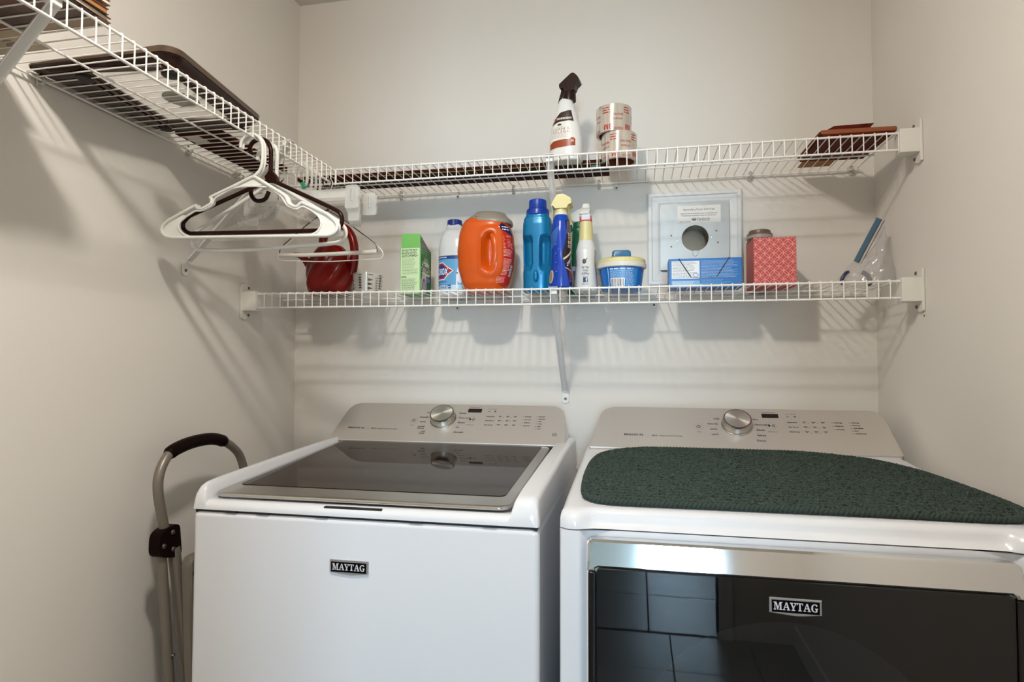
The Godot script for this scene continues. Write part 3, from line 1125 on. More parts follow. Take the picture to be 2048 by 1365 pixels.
# ---------------------------------------------------------------- step stool
func step_stool() -> void:
	var t := thing("step_stool", "folded grey step stool with black hand grip, standing left of the washer", "step stool")
	var x := func(y: float) -> float: return 0.085 + (1.0 - y) * 0.055
	var u := [[0.838, 0.686], [0.918, 0.7005], [0.962, 0.695], [0.998, 0.667], [1.012, 0.625], [1.018, 0.573], [1.0165, 0.520], [1.006, 0.479], [0.985, 0.440], [0.955, 0.410], [0.90, 0.392], [0.80, 0.385], [0.45, 0.375], [0.012, 0.36]]
	var pts := []
	for p in u:
		pts.append(V(x.call(p[0]), p[0], p[1]))
	part("handle", sh().tube(curve(pts, 6), 0.0108, 14), M.stool, t)
	var grip := []
	for i in range(18, 44):
		grip.append(curve(pts, 6)[i])
	var rr := []
	for i in grip.size():
		rr.append(0.0152 if i > 0 and i < grip.size() - 1 else 0.0125)
	part("hand_grip", sh().tube(grip, rr, 16), M.grip, t)
	var hy := 0.808
	var hp := []
	for p in fillet([Vector2(-0.034, -0.024), Vector2(-0.030, 0.024), Vector2(0.004, 0.034), Vector2(0.030, 0.034), Vector2(0.034, -0.040), Vector2(-0.004, -0.034)], 0.016, 4, true):
		hp.append(p)
	var hs := sh().prism(hp, -0.012, 0.016, 0.003)
	hs.warp(func(p): return V(x.call(hy + p.y) + p.z, hy + p.y, 0.686 - p.x))
	var hg := part("hinge", hs, M.grip, t, 30)
	for p in [[-0.020, -0.004], [0.006, 0.020], [0.008, -0.018]]:
		var k := sh().lathe([Vector2(0.0058, 0), Vector2(0.0058, 0.001), Vector2(0.004, 0.003), Vector2(0.0005, 0.0035)], 12)
		k.warp(func(q): return V(x.call(hy) + 0.016 + q.y, hy + p[1] + q.x, 0.686 - p[0] + q.z))
		part("rivet", k, M.screw, hg)
	part("front_leg", sh().tube([V(x.call(0.79), 0.80, 0.6975), V(x.call(0.50), 0.50, 0.682), V(x.call(0.01), 0.012, 0.655)], 0.0108, 14), M.stool, t)
	part("rear_leg", sh().tube([V(x.call(0.79) + 0.006, 0.79, 0.666), V(x.call(0.5) + 0.012, 0.50, 0.640), V(x.call(0.01) + 0.02, 0.012, 0.602)], 0.0135, 14), M.stool, t)
	for p in [[0.56, 0.684], [0.53, 0.643]]:
		var k := sh().ball(V(x.call(p[0]) + 0.012, p[0], p[1]), 0.006, 0.6)
		part("rivet", k, M.screw, t)
	# the folded step: a slotted panel between the legs
	var o := []
	for p in fillet([Vector2(0, 0), Vector2(0.21, 0), Vector2(0.21, 0.34), Vector2(0, 0.34)], 0.022, 5, true):
		o.append(p)
	var st := sh().prism(o, 0.0, 0.022, 0.005)
	st.warp(func(p): return V(x.call(0.42 + p.y) + 0.030 + p.z, 0.430 + p.y, 0.672 - p.x))
	var step := part("step_panel", st, M.stool, t, 30)
	for i in 6:
		for j in 2:
			var sl := []
			for p in fillet([Vector2(0, 0), Vector2(0.062, 0), Vector2(0.062, 0.011), Vector2(0, 0.011)], 0.0054, 4, true):
				sl.append(p)
			var q := sh().prism(sl, 0.0, 0.0008)
			var oy := 0.345 - 0.048 * (i + 1) + 0.0
			q.warp(func(p): return V(x.call(0.42 + oy + p.y) + 0.0522 + p.z, 0.430 + oy + p.y, 0.664 - j * 0.085 - p.x))
			part("grip_slot", q, M.black, step)
	for z in [0.655, 0.602, 0.36]:
		part("foot", sh().lathe([Vector2(0.016, 0), Vector2(0.016, 0.03), Vector2(0.0135, 0.034)], 14, V(x.call(0.0) + (0.02 if z < 0.61 and z > 0.5 else 0.0), 0, z)), M.grip, t)

# ---------------------------------------------------------------- hangers (outlines in millimetres from the rod they hang on)
func mm(list: Array, z := 0.0) -> Array:
	var o := []
	for p in list:
		o.append(V(p[0] * 0.001, p[1] * 0.001, z))
	return o


func mm2(list: Array) -> Array:
	var o := []
	for p in list:
		o.append(Vector2(p[0] * 0.001, p[1] * 0.001))
	return o


func hangers() -> void:
	var rod := V(0.295, 1.7135, 0)
	# white moulded hanger with strap notches
	var t := thing("clothes_hanger", "front white moulded plastic hanger with strap notches in its shoulders", "hanger", rod + V(0, 0, 0.672))
	var hook := [[-33, -21], [-31, -7], [-21, 3], [-6, 8], [10, 2], [21, -14], [23, -37], [22, -59], [16, -76], [2, -88]]
	for dz in [0.0042, -0.0042]:
		part("hook", sh().tube(curve(mm(hook, dz), 4), 0.0036, 9), M.hanger, t)
	var rim := [[2, -87], [-50, -108], [-109, -130], [-103, -133], [-104, -144], [-130, -156], [-143, -151], [-141, -146], [-149, -148], [-215, -177], [-231, -189], [-234, -201], [-225, -213], [-206, -218], [-170, -219], [-13, -223], [137, -227], [188, -228], [203, -221], [207, -208], [200, -196], [180, -180], [121, -153], [116, -155], [108, -163], [88, -154], [83, -139], [73, -131], [33, -107]]
	for dz in [0.0045, -0.0045]:
		part("frame", sh().tube(fillet(mm(rim, dz), 0.008, 3, true), 0.0034, 8, true), M.hanger, t)
	part("web", sh().prism(mm2([[-215, -177], [-231, -189], [-234, -201], [-225, -212], [-206, -217], [-163, -217], [-178, -209], [-188, -200], [-191, -190], [-186, -180], [-171, -169], [-178, -166]]), -0.0022, 0.0022), M.hanger, t)
	part("web", sh().prism(mm2([[188, -227], [203, -220], [207, -208], [200, -196], [180, -180], [132, -159], [140, -168], [160, -183], [167, -195], [166, -208], [158, -219], [143, -226]]), -0.0022, 0.0022), M.hanger, t)
	part("web", sh().prism(mm2([[2, -88], [-49, -110], [-22, -108], [6, -108], [34, -109]]), -0.0022, 0.0022), M.hanger, t)
	for l in [[[-49, -110], [-98, -132], [-103, -148], [-133, -160], [-146, -158], [-171, -171], [-186, -182], [-191, -192], [-186, -203], [-176, -212], [-160, -217]], [[34, -110], [70, -136], [84, -158], [109, -168], [120, -160], [140, -169], [160, -184], [167, -196], [166, -208], [158, -219], [140, -226]], [[-49, -111], [-22, -109], [6, -110], [34, -114]]]:
		part("inner_rib", sh().tube(fillet(mm(l, 0.003), 0.008, 3), 0.0022, 7), M.hanger, t)
	# dark brown tubular hanger
	t = thing("clothes_hanger", "dark brown tubular plastic hanger with a second hook below, behind the front white one", "hanger", rod + V(0, 0, 0.637))
	part("hook", sh().tube(curve(mm([[-34, -19], [-37, -9], [-31, 3], [-20, 9], [-6, 11], [8, 4], [16, -10], [18, -24], [18, -68]]), 4), 0.0049, 11), M.brown, t)
	part("frame", sh().tube(fillet(mm([[18, -85], [172, -158], [192, -169], [198, -186], [192, -204], [176, -208], [-22, -205], [-193, -201], [-208, -191], [-211, -177], [-197, -161], [-43, -106]]), 0.014, 4, true), 0.0049, 11, true), M.brown, t)
	part("collar", sh().prism(mm2([[6, -84], [4, -77], [10, -71], [14, -64], [22, -64], [28, -70], [36, -80], [39, -93], [34, -96]]), -0.005, 0.005, 0.002), M.brown, t)
	part("tie_hook", sh().tube(curve(mm([[-32, -100], [-31, -117], [-21, -130], [-8, -133], [6, -128], [14, -112]]), 4), 0.0049, 11), M.brown, t)
	# white tubular hanger
	t = thing("clothes_hanger", "plain white tubular hanger, third on the rod, its lower bar below the others", "hanger", rod + V(0, 0, 0.602))
	part("hook", sh().tube(curve(mm([[-40, -24], [-37, -7], [-26, 7], [-11, 11], [4, 6], [11, -10], [11, -36], [10, -86]]), 4), 0.0046, 11), M.hanger, t)
	part("frame", sh().tube(fillet(mm([[10, -86], [172, -181], [188, -198], [189, -214], [178, -227], [155, -231], [34, -235], [-45, -238], [-127, -237], [-195, -233], [-212, -222], [-214, -206], [-198, -186], [-19, -90]]), 0.014, 4, true), 0.0046, 11, true), M.hanger, t)
	# clear hanger with a metal hook
	t = thing("clothes_hanger", "clear plastic hanger with a thin silver wire hook", "hanger", rod + V(0, 0, 0.565))
	part("hook", sh().tube(curve(mm([[-14, -6], [-13, 2], [-5, 7], [5, -2], [6, -27], [7, -59], [-4, -71], [-10, -88], [-7, -112]]), 4), 0.0016, 8), M.chrome, t)
	part("arm", sh().tube(curve(mm([[-190, -200], [-152, -181], [-100, -165], [-44, -148], [-8, -128], [30, -147], [80, -165], [130, -182], [165, -200]]), 4), 0.0052, 9).tube(mm([[-8, -106], [-8, -158]]), 0.0045, 8), M.clear, t)
	part("cross_bar", sh().tube(mm([[-186, -203], [160, -203]]), 0.0035, 8), M.clear, t)
	part("strap_notch", sh().tube(curve(mm([[58, -152], [64, -164], [74, -160], [82, -172]]), 3), 0.002, 6).tube(curve(mm([[-118, -157], [-112, -166], [-102, -160], [-96, -166]]), 3), 0.002, 6), M.clear, t)
	# clip hangers of frosted plastic with coloured size tags
	var tints := [Color(0.16, 0.52, 0.36), Color(0.42, 0.34, 0.48), Color(0.86, 0.78, 0.42), Color(0.82, 0.83, 0.80)]
	var tname := ["green", "purple", "yellow", "plain white"]
	for i in 4:
		var z: float = [0.462, 0.436, 0.412, 0.386][i]
		var h := thing("clip_hanger", "frosted clear clip hanger with a %s size tag on its hook" % tname[i], "hanger", rod + V(-0.002 * i, 0, z), "frosted clip hangers by the corner")
		h.rotation.y = deg_to_rad([-2, 1, 3, -1][i])
		var hk := sh().tube(curve(mm([[-30, -16], [-31, -2], [-24, 10], [-10, 14], [3, 8], [8, -6], [8, -40], [-4, -56], [-12, -70]]), 4), 0.0042, 9)
		hk.warp(func(p): return V(p.x, p.y, p.z * 0.7))
		part("hook", hk, M.frost_hanger, h)
		var span := 0.165
		var mid: float = [-0.008, -0.018, -0.028, 0.010][i]
		part("bar", sh().box(V(mid - span, -0.086, -0.0035), V(mid + span, -0.062, 0.0035), 0.002).box(V(-0.045, -0.068, -0.003), V(0.025, -0.054, 0.003), 0.002), M.frost_hanger, h)
		part("size_tag", sh().box(V(-0.009, -0.0055, -0.0055), V(0.009, 0.0055, 0.0055), 0.002).xf(Transform3D(Basis(Vector3.BACK, -1.05), V(0.0, -0.048, 0.001))), mat(tints[i], 0.5), h)
		for s in [-1, 1]:
			var cx: float = s * 0.146 + mid
			var drop := -0.146 if i < 3 else -0.112
			var cl := part("clip", sh().prism(fillet([Vector2(cx - 0.017, -0.056), Vector2(cx + 0.017, -0.056), Vector2(cx + 0.018, -0.085), Vector2(cx + 0.020, -0.116), Vector2(cx - 0.020, -0.116), Vector2(cx - 0.017, -0.085)], 0.006, 3, true), 0.004, 0.0075, 0.001).prism(fillet([Vector2(cx - 0.017, -0.058), Vector2(cx + 0.017, -0.058), Vector2(cx + 0.016, drop), Vector2(cx - 0.016, drop)], 0.006, 3, true), -0.0075, -0.004, 0.001), M.frost_hanger, h)
			part("clip_spring", sh().box(V(cx - 0.003, -0.096, -0.0082), V(cx + 0.003, -0.066, 0.0082), 0.0015), M.spring, cl)
	# a big pale clip at the far right end, side on
	# two wire hangers by the corner, one with a card tube
	for i in 2:
		var h := thing("wire_hanger", ["wire hanger with a white card tube along its lower bar", "thin white wire hanger behind the one with the card tube"][i], "hanger", rod + V(0.002, 0, 0.338 - i * 0.006))
		var m: Material = M.wire_brown if i == 0 else M.wire
		part("hook", sh().tube(curve(mm([[-16, -8], [-15, 2], [-6, 8], [5, 4], [9, -6], [4, -20], [-3, -34], [4, -48], [1, -64], [-3, -84]]), 4), 0.0014, 7), m, h)
		part("twist", sh().tube(mm([[0, -58], [-3, -70], [1, -80]]), 0.0026, 7), m, h)
		if i == 0:
			part("arm", sh().tube(fillet(mm([[-3, -80], [60, -120], [138, -178], [144, -186], [147, -203]]), 0.008, 3), 0.0013, 7).tube(fillet(mm([[-3, -80], [-62, -118], [-100, -146], [-146, -182], [-148, -202]]), 0.008, 3), 0.0013, 7), m, h)
			var tube := sh().tube(mm([[-147, -203], [-60, -205], [40, -204], [120, -203], [146, -202]]), [0.0055, 0.0055, 0.0055, 0.0062, 0.0068], 14)
			part("card_tube", tube, M.card, h)
		else:
			part("arm", sh().tube(fillet(mm([[-3, -80], [60, -124], [140, -182], [158, -198], [162, -213], [152, -221], [5, -224], [-36, -223], [-150, -216], [-157, -210], [-152, -190], [-100, -150], [-62, -122], [-3, -80]]), 0.008, 3), 0.0012, 7), m, h)


# ---------------------------------------------------------------- lower shelf
func body(secs: Array, p := 2.6, n := 32) -> Shape:   # stacked superellipse sections: [y, half width, half depth, x shift, z shift]
	var rings := []
	for s in secs:
		rings.append(Shape.el(s[1], s[2], s[0], n, s[3] if s.size() > 3 else 0.0, s[4] if s.size() > 4 else 0.0, p))
	return sh().loft(rings)


func smooth_secs(secs: Array, n := 4) -> Array:
	var o := []
	for i in secs.size() - 1:
		for k in n:
			var f := float(k) / n
			var g := f * f * (3 - 2 * f) * 0.5 + f * 0.5
			var r := []
			for c in 5:
				var a: float = secs[i][c] if secs[i].size() > c else 0.0
				var b: float = secs[i + 1][c] if secs[i + 1].size() > c else 0.0
				r.append(lerpf(a, b, f if c == 0 else g))
			o.append(r)
	o.append(secs[secs.size() - 1])
	return o


# a label wrapped on a body of sections: from angle a0 to a1 (0 = +x, 90 = +z), between heights y0 and y1
func wrapped(secs: Array, p: float, a0: float, a1: float, y0: float, y1: float, lift := 0.0005, nu := 24, nv := 14) -> Shape:
	return sh().patch(func(u: float, v: float) -> Vector3:
		var y := lerpf(y1, y0, v)
		var i := 0
		while i < secs.size() - 2 and secs[i + 1][0] < y:
			i += 1
		var f: float = clampf((y - secs[i][0]) / maxf(secs[i + 1][0] - secs[i][0], 1e-6), 0, 1)
		var q := []
		for c in 5:
			var a: float = secs[i][c] if secs[i].size() > c else 0.0
			var b: float = secs[i + 1][c] if secs[i + 1].size() > c else 0.0
			q.append(lerpf(a, b, f))
		var an := deg_to_rad(lerpf(a0, a1, u))
		var c2 := cos(an)
		var s2 := sin(an)
		var x: float = (q[1] + lift) * signf(c2) * pow(absf(c2), 2.0 / p)
		var z: float = (q[2] + lift) * signf(s2) * pow(absf(s2), 2.0 / p)
		return V(q[3] + x, y, q[4] + z), nu, nv)


func cap_ridged(r: float, h: float, n := 40) -> Shape:
	var rings := []
	for q in [[0.0, 1.0], [0.6, 0.985], [0.92, 0.97], [1.0, 0.90]]:
		var ring := PackedVector3Array()
		for i in n:
			var a := TAU * i / n
			var rad: float = r * q[1] * (1.0 if i % 2 == 0 else 0.972)
			ring.append(V(cos(a) * rad, h * q[0], -sin(a) * rad))
		rings.append(ring)
	return sh().loft(rings)


func hoop(r1: float, r0: float, y0: float, y1: float) -> Shape:
	var rings := []
	for q in [[r0, y0], [r1 - 0.0008, y0], [r1, y0 + 0.0008], [r1, y1 - 0.0008], [r1 - 0.0008, y1], [r0, y1], [r0, y0]]:
		rings.append(Shape.el(q[0], q[0], q[1], 56))
	return sh().loft(rings, false, false)


func lower_shelf() -> void:
	var Y := 1.4105
	# watering can
	var t := thing("watering_can", "dark red plastic watering can with swirled body and big looped handle", "watering can", V(0.2145, Y + 0.002, 0.165))
	var rings := []
	var prof := [[0.0, 0.056], [0.004, 0.062], [0.02, 0.069], [0.035, 0.0725], [0.05, 0.0745], [0.065, 0.0745], [0.08, 0.0725], [0.095, 0.069], [0.108, 0.0645], [0.12, 0.0595], [0.132, 0.053], [0.142, 0.047], [0.149, 0.041], [0.152, 0.037], [0.150, 0.034], [0.13, 0.034]]
	for q in prof:
		var ring := PackedVector3Array()
		var amp := 0.0048 * smoothstep(0.01, 0.04, q[0]) * (1.0 - smoothstep(0.11, 0.145, q[0]))
		for i in 72:
			var a := TAU * i / 72
			var r: float = q[1] + amp * sin(a * 6.0 - q[0] * 62.0 - 1.0)
			ring.append(V(cos(a) * r, q[0], -sin(a) * r * 0.82))
		rings.append(ring)
	part("can_body", sh().loft(rings, true, false), M.red, t, 50)
	var hp := curve([V(-0.022, 0.145, 0), V(-0.026, 0.176, 0), V(-0.012, 0.200, 0), V(0.018, 0.213, 0), V(0.047, 0.207, 0), V(0.068, 0.182, 0), V(0.077, 0.150, 0), V(0.078, 0.115, 0), V(0.074, 0.080, 0), V(0.066, 0.055, 0)], 5)
	var hs := sh().tube(hp, 0.0128, 14)
	part("handle", hs.warp(func(p): return V(p.x, p.y, p.z * 1.1)), M.red, t)
	part("spout", sh().tube(curve([V(-0.048, 0.072, 0), V(-0.068, 0.094, 0), V(-0.086, 0.115, 0), V(-0.104, 0.128, 0), V(-0.124, 0.1315, 0)], 5), [0.019, 0.018, 0.017, 0.016, 0.015, 0.014, 0.0135, 0.013, 0.0125, 0.012, 0.0115, 0.011, 0.0105, 0.010, 0.0095, 0.0088, 0.0082, 0.0078, 0.0074, 0.007, 0.007], 14), M.red, t)
	# drinking glass
	t = thing("drinking_glass", "clear glass tumbler with dark zigzag triangle print beside the red can", "glass", V(0.3530, Y, 0.200))
	t.scale = Vector3.ONE * 0.97
	part("tumbler", sh().lathe([Vector2(0.036, 0), Vector2(0.040, 0.002), Vector2(0.045, 0.063), Vector2(0.0435, 0.0635), Vector2(0.0385, 0.007), Vector2(0.001, 0.006)], 40), M.glass, t, 50)
	var gp := pic(512, 192)
	var dk := Color(0.10, 0.07, 0.06)
	for col in 7:
		var cx := 36 + col * 73
		for r in 5:
			if col % 2 == 0:
				gp.poly([Vector2(cx - 13, 50 + r * 26), Vector2(cx + 13, 50 + r * 26), Vector2(cx, 28 + r * 26)], Color(dk, 0.92))
			elif r < 3:
				gp.poly([Vector2(cx - 20, 50 + r * 44), Vector2(cx + 14, 66 + r * 44), Vector2(cx - 20, 82 + r * 44)], Color(Color(0.30, 0.13, 0.09), 0.9))
		gp.rect(cx - 16, 12, 30, 7, Color(dk, 0.85))
	var gsec := [[0.002, 0.0405, 0.0405], [0.063, 0.0455, 0.0455]]
	part("triangle_print", wrapped(gsec, 2.0, 205, -100, 0.004, 0.060), printed(gp.im, 0.4, true), t)
	# green carton
	t = thing("carton", "light green cleaner carton with an upright torn top flap", "box", V(0.4865, Y, 0.155))
	var bx := 0.0315
	var bz := 0.045
	part("carton_body", sh().box(V(-bx, 0, -bz), V(bx, 0.136, bz), 0.0008, 1), mat(Color(0.42, 0.70, 0.34), 0.45), t)
	part("top_flap", sh().prism([Vector2(-bx + 0.003, 0.136), Vector2(bx, 0.136), Vector2(bx - 0.002, 0.150), Vector2(bx - 0.002, 0.176), Vector2(-bx + 0.006, 0.178), Vector2(-bx + 0.003, 0.16)], bz - 0.0012, bz), mat(Color(0.47, 0.75, 0.38), 0.45), t)
	var side := sh()
	side.quad(V(bx, 0.136, bz), V(bx, 0.136, -bz), V(bx - 0.004, 0.140, -bz), V(bx - 0.004, 0.176, bz - 0.001))
	side.quad(V(bx - 0.001, 0.136, bz), V(bx - 0.001, 0.136, -bz), V(bx - 0.005, 0.140, -bz), V(bx - 0.005, 0.176, bz - 0.001))
	part("side_flap", side, M.greyboard, t)
	var p := pic(256, 512, Color(0.45, 0.73, 0.38))
	p.rect(6, 6, 236, 500, Color(0.80, 0.90, 0.72))
	var ink := Color(0.10, 0.20, 0.10)
	p.rows(18, 22, 210, 7, 13, 6, ink, 3, 0.15)
	p.rows(24, 122, 200, 14, 13, 3, ink, 4, 0.3)
	p.rect(14, 318, 62, 15, ink); p.text("WARNING", 18, 331, 8, Color.WHITE, 54)
	p.rows(16, 346, 210, 13, 12, 4, ink, 5, 0.3)
	part("front_print", sh().patch(func(u, v): return V(-bx + u * bx * 2, 0.136 * (1 - v), bz + 0.0004), 1, 1), printed(p.im, 0.45), t)
	p = pic(384, 512, Color(0.16, 0.47, 0.13))
	p.rect(0, 0, 384, 60, Color(0.25, 0.56, 0.18))
	p.rect(0, 6, 384, 26, Color(0.10, 0.14, 0.10)); p.rows(10, 15, 360, 1, 10, 7, Color(0.8, 0.88, 0.78), 8, 0.0)
	for i in 24:
		var a := TAU * i / 24
		p.poly([Vector2(190, 228) + Vector2(cos(a + 0.1), sin(a + 0.1)) * 96, Vector2(190, 228) + Vector2(cos(a), sin(a)) * (185 if i % 2 == 0 else 150), Vector2(190, 228) + Vector2(cos(a - 0.1), sin(a - 0.1)) * 96], Color(0.86, 0.93, 0.72))
	p.oval(190, 232, 178, 88, Color(0.88, 0.94, 0.78))
	p.text("affresh", 10, 270, 98, Color(0.05, 0.07, 0.06), 364)
	p.rect(200, 300, 184, 76, Color(0.12, 0.20, 0.32)); p.rows(214, 314, 150, 4, 15, 7, Color(0.78, 0.86, 0.94), 6, 0.2)
	p.oval(110, 400, 98, 112, Color(0.86, 0.80, 0.82)); p.oval(118, 418, 62, 84, Color(0.30, 0.26, 0.30)); p.oval(124, 424, 46, 68, Color(0.70, 0.66, 0.70))
	p.oval(228, 462, 36, 32, Color(0.22, 0.36, 0.60))
	p.rect(286, 66, 84, 60, Color(0.45, 0.55, 0.50)); p.rows(292, 78, 70, 3, 14, 6, Color(0.12, 0.2, 0.16), 7, 0.1)
	part("side_print", sh().patch(func(u, v): return V(bx + 0.0004, 0.136 * (1 - v), bz - u * bz * 2), 1, 1), printed(p.im, 0.4), t)
	# bleach bottle
	t = thing("bleach_bottle", "white bleach bottle with blue cap and blue label, behind the orange tub", "bottle", V(0.5805, Y, 0.068))
	t.scale = Vector3.ONE * 1.06
	var sec := smooth_secs([[0.0, 0.040, 0.036], [0.005, 0.0445, 0.040], [0.118, 0.0448, 0.040], [0.142, 0.0445, 0.040], [0.165, 0.0415, 0.037], [0.188, 0.034, 0.030], [0.205, 0.0245, 0.023], [0.213, 0.0200, 0.0200], [0.221, 0.0185, 0.0185]])
	part("bottle_body", body(sec, 2.6, 40), M.milk, t, 60)
	part("bottle_cap", cap_ridged(0.0222, 0.0185).xf(Transform3D(Basis(), V(0, 0.209, 0))), mat(Color(0.10, 0.16, 0.50), 0.4), t, 25)
	part("grip_groove", sh().tube(curve([V(0.022, 0.198, 0.024), V(0.027, 0.175, 0.030), V(0.029, 0.15, 0.0345), V(0.030, 0.13, 0.0355)], 4), 0.0028, 8), M.milk, t)
	p = pic(640, 512, Color(0.40, 0.66, 0.84))
	p.rect(0, 0, 640, 46, Color(0.10, 0.24, 0.52))
	p.text("Concentrated Formula", 150, 34, 24, Color.WHITE, 250)
	p.poly([Vector2(0, 420), Vector2(260, 396), Vector2(640, 380), Vector2(640, 512), Vector2(0, 512)], Color(0.78, 0.90, 0.95))
	p.poly([Vector2(0, 470), Vector2(640, 452), Vector2(640, 512), Vector2(0, 512)], Color(0.92, 0.96, 0.98))
	p.poly([Vector2(40, 215), Vector2(150, 96), Vector2(330, 86), Vector2(478, 196), Vector2(360, 318), Vector2(150, 322)], Color.WHITE)
	p.poly([Vector2(52, 214), Vector2(156, 106), Vector2(326, 96), Vector2(464, 197), Vector2(354, 308), Vector2(156, 312)], Color(0.78, 0.16, 0.12))
	p.poly([Vector2(84, 213), Vector2(168, 128), Vector2(318, 120), Vector2(432, 198), Vector2(344, 286), Vector2(166, 290)], Color(0.12, 0.27, 0.58))
	p.text("CLOROX", 92, 252, 84, Color.WHITE, 330)
	p.text("Regular Bleach", 150, 356, 26, Color(0.10, 0.22, 0.45), 250, "Droid Sans", true)
	p.rect(150, 384, 300, 20, Color(0.13, 0.33, 0.64)); p.rect(150, 416, 300, 20, Color(0.13, 0.33, 0.64)); p.rows(160, 390, 280, 1, 1, 8, Color.WHITE, 2, 0.1); p.rows(160, 422, 280, 1, 1, 8, Color.WHITE, 3, 0.1)
	p.oval(590, 250, 62, 120, Color(0.93, 0.95, 0.97)); p.oval(536, 232, 15, 9, Color(0.15, 0.2, 0.2)); p.rect(520, 250, 24, 180, Color(0.93, 0.96, 0.98))
	part("label", wrapped(sec, 2.6, 186, 48, 0.006, 0.118), printed(p.im, 0.35), t, 60)
	orange_tub(Y)
	# blue detergent bottle
	t = thing("detergent_bottle", "metallic blue detergent bottle with darker blue cap and a pinched grip", "bottle", V(0.8545, Y, 0.148))
	sec = smooth_secs([[0.0, 0.036, 0.028], [0.005, 0.0400, 0.032], [0.020, 0.0405, 0.033], [0.16, 0.0425, 0.034], [0.195, 0.0420, 0.0335], [0.212, 0.0395, 0.032], [0.222, 0.034, 0.030], [0.228, 0.030, 0.029]], 14)
	var bs := body(sec, 2.9, 120)
	bs.warp(func(q):
		var near := smoothstep(0.0, 0.02, q.z)
		var k := smoothstep(0.062, 0.080, q.y) * (1.0 - smoothstep(0.146, 0.166, q.y))
		var ax := absf(q.x)
		var m := smoothstep(0.0095, 0.0150, ax - 0.004 * smoothstep(0.14, 0.165, q.y) - 0.004 * (1.0 - smoothstep(0.062, 0.085, q.y)))
		return V(q.x * (1.0 - 0.04 * k * near), q.y, q.z - k * m * near * 0.022))
	part("bottle_body", bs, M.blue_metal, t, 60)
	part("cap_collar", sh().lathe([Vector2(0.0305, 0.222), Vector2(0.0335, 0.224), Vector2(0.0335, 0.238), Vector2(0.030, 0.243)], 36), mat(Color(0.02, 0.22, 0.62), 0.3), t)
	part("bottle_cap", sh().lathe([Vector2(0.0265, 0.238), Vector2(0.0255, 0.264), Vector2(0.0245, 0.2685), Vector2(0.0215, 0.270)], 40), mat(Color(0.03, 0.25, 0.66), 0.3), t, 25)
	part("thumb_dimple", sh().ball(V(0, 0.045, 0.0318), 0.0085, 2.2), M.blue_metal, t)
	blue_spray(Y)
	green_spray(Y)
	white_spray(Y)
	# wipes tub
	t = thing("stain_tub", "round blue tub with pale yellow lid and a blue scoop on top", "tub", V(1.093, Y, 0.150))
	part("tub_body", sh().lathe([Vector2(0.050, 0), Vector2(0.0535, 0.002), Vector2(0.0615, 0.060), Vector2(0.0615, 0.066)], 48), mat(Color(0.12, 0.43, 0.75), 0.3), t)
	part("tub_rim", sh().lathe([Vector2(0.0625, 0.061), Vector2(0.068, 0.063), Vector2(0.0685, 0.073), Vector2(0.064, 0.077), Vector2(0.02, 0.077)], 48), M.plastic, t)
	part("lid", sh().lathe([Vector2(0.0655, 0.0745), Vector2(0.0665, 0.078), Vector2(0.0655, 0.085), Vector2(0.060, 0.089), Vector2(0.001, 0.090)], 48), mat(Color(0.88, 0.84, 0.60), 0.4), t)
	part("scoop", sh().loft([Shape.rr(0.0275, 0.022, 0.008, 0.0885, 4), Shape.rr(0.0255, 0.020, 0.008, 0.110, 4), Shape.rr(0.022, 0.017, 0.007, 0.1135, 4)]), M.scoop, t)
	p = pic(512, 224, Color(0.12, 0.43, 0.75))
	p.rect(158, 0, 5, 224, Color(0.9, 0.93, 0.96))
	p.rect(176, 8, 236, 208, Color(0.20, 0.52, 0.80))
	p.rows(180, 12, 200, 1, 10, 8, Color.WHITE, 1, 0.1); p.rows(180, 28, 216, 11, 10, 3, Color(0.85, 0.92, 0.97), 2, 0.25)
	p.bars(178, 116, 124, 90, 4)
	p.rows(312, 130, 90, 8, 10, 3, Color(0.8, 0.9, 0.96), 5, 0.3)
	p.rect(470, 12, 26, 30, Color(0.75, 0.14, 0.12))
	part("label", wrapped([[0.0, 0.0527, 0.0527], [0.062, 0.0617, 0.0617]], 2.0, 178, 12, 0.003, 0.060), printed(p.im, 0.3), t, 60)
	# blue dispenser box
	t = thing("dispenser_box", "blue cardboard box with a black perforated opening, lying before the metal panel", "box", V(1.3130, Y, 0.158))
	part("carton_body", sh().box(V(-0.094, 0, -0.036), V(0.094, 0.0795, 0.036), 0.001, 1), mat(Color(0.08, 0.36, 0.66), 0.35), t)
	p = pic(768, 320, Color(0.10, 0.42, 0.72))
	p.rect(26, 24, 300, 196, Color(0.90, 0.91, 0.92)); p.rows(36, 36, 270, 14, 13, 4, Color(0.30, 0.32, 0.36), 1, 0.3)
	p.oval(286, 180, 34, 24, Color(0.62, 0.68, 0.78), 0.6)
	p.rows(346, 24, 390, 15, 13, 3, Color(0.78, 0.87, 0.95), 2, 0.22)
	p.rect(26, 240, 300, 50, Color(0.46, 0.66, 0.84)); p.rows(36, 250, 270, 4, 10, 3, Color(0.92, 0.95, 0.98), 3, 0.25)
	p.rows(346, 236, 360, 4, 13, 4, Color(0.45, 0.68, 0.86), 4, 0.4)
	var bk := Color(0.02, 0.02, 0.03)
	part("front_print", sh().patch(func(u, v): return V(-0.0925 + u * 0.185, 0.078 * (1 - v) + 0.0008, 0.0364), 1, 1), printed(p.im, 0.3), t)
	part("cut_line", sh().tube([V(-0.068, 0.080, 0.0365), V(-0.036, 0.029, 0.0367)], 0.0012, 6).tube([V(0.062, 0.080, 0.0365), V(0.030, 0.030, 0.0367)], 0.0012, 6), M.black, t)
	part("tear_strip", sh().tube(curve([V(-0.036, 0.029, 0.0367), V(0.0, 0.0265, 0.0367), V(0.030, 0.030, 0.0367)], 4), 0.0009, 6), mat(Color(0.55, 0.58, 0.60), 0.6), t)
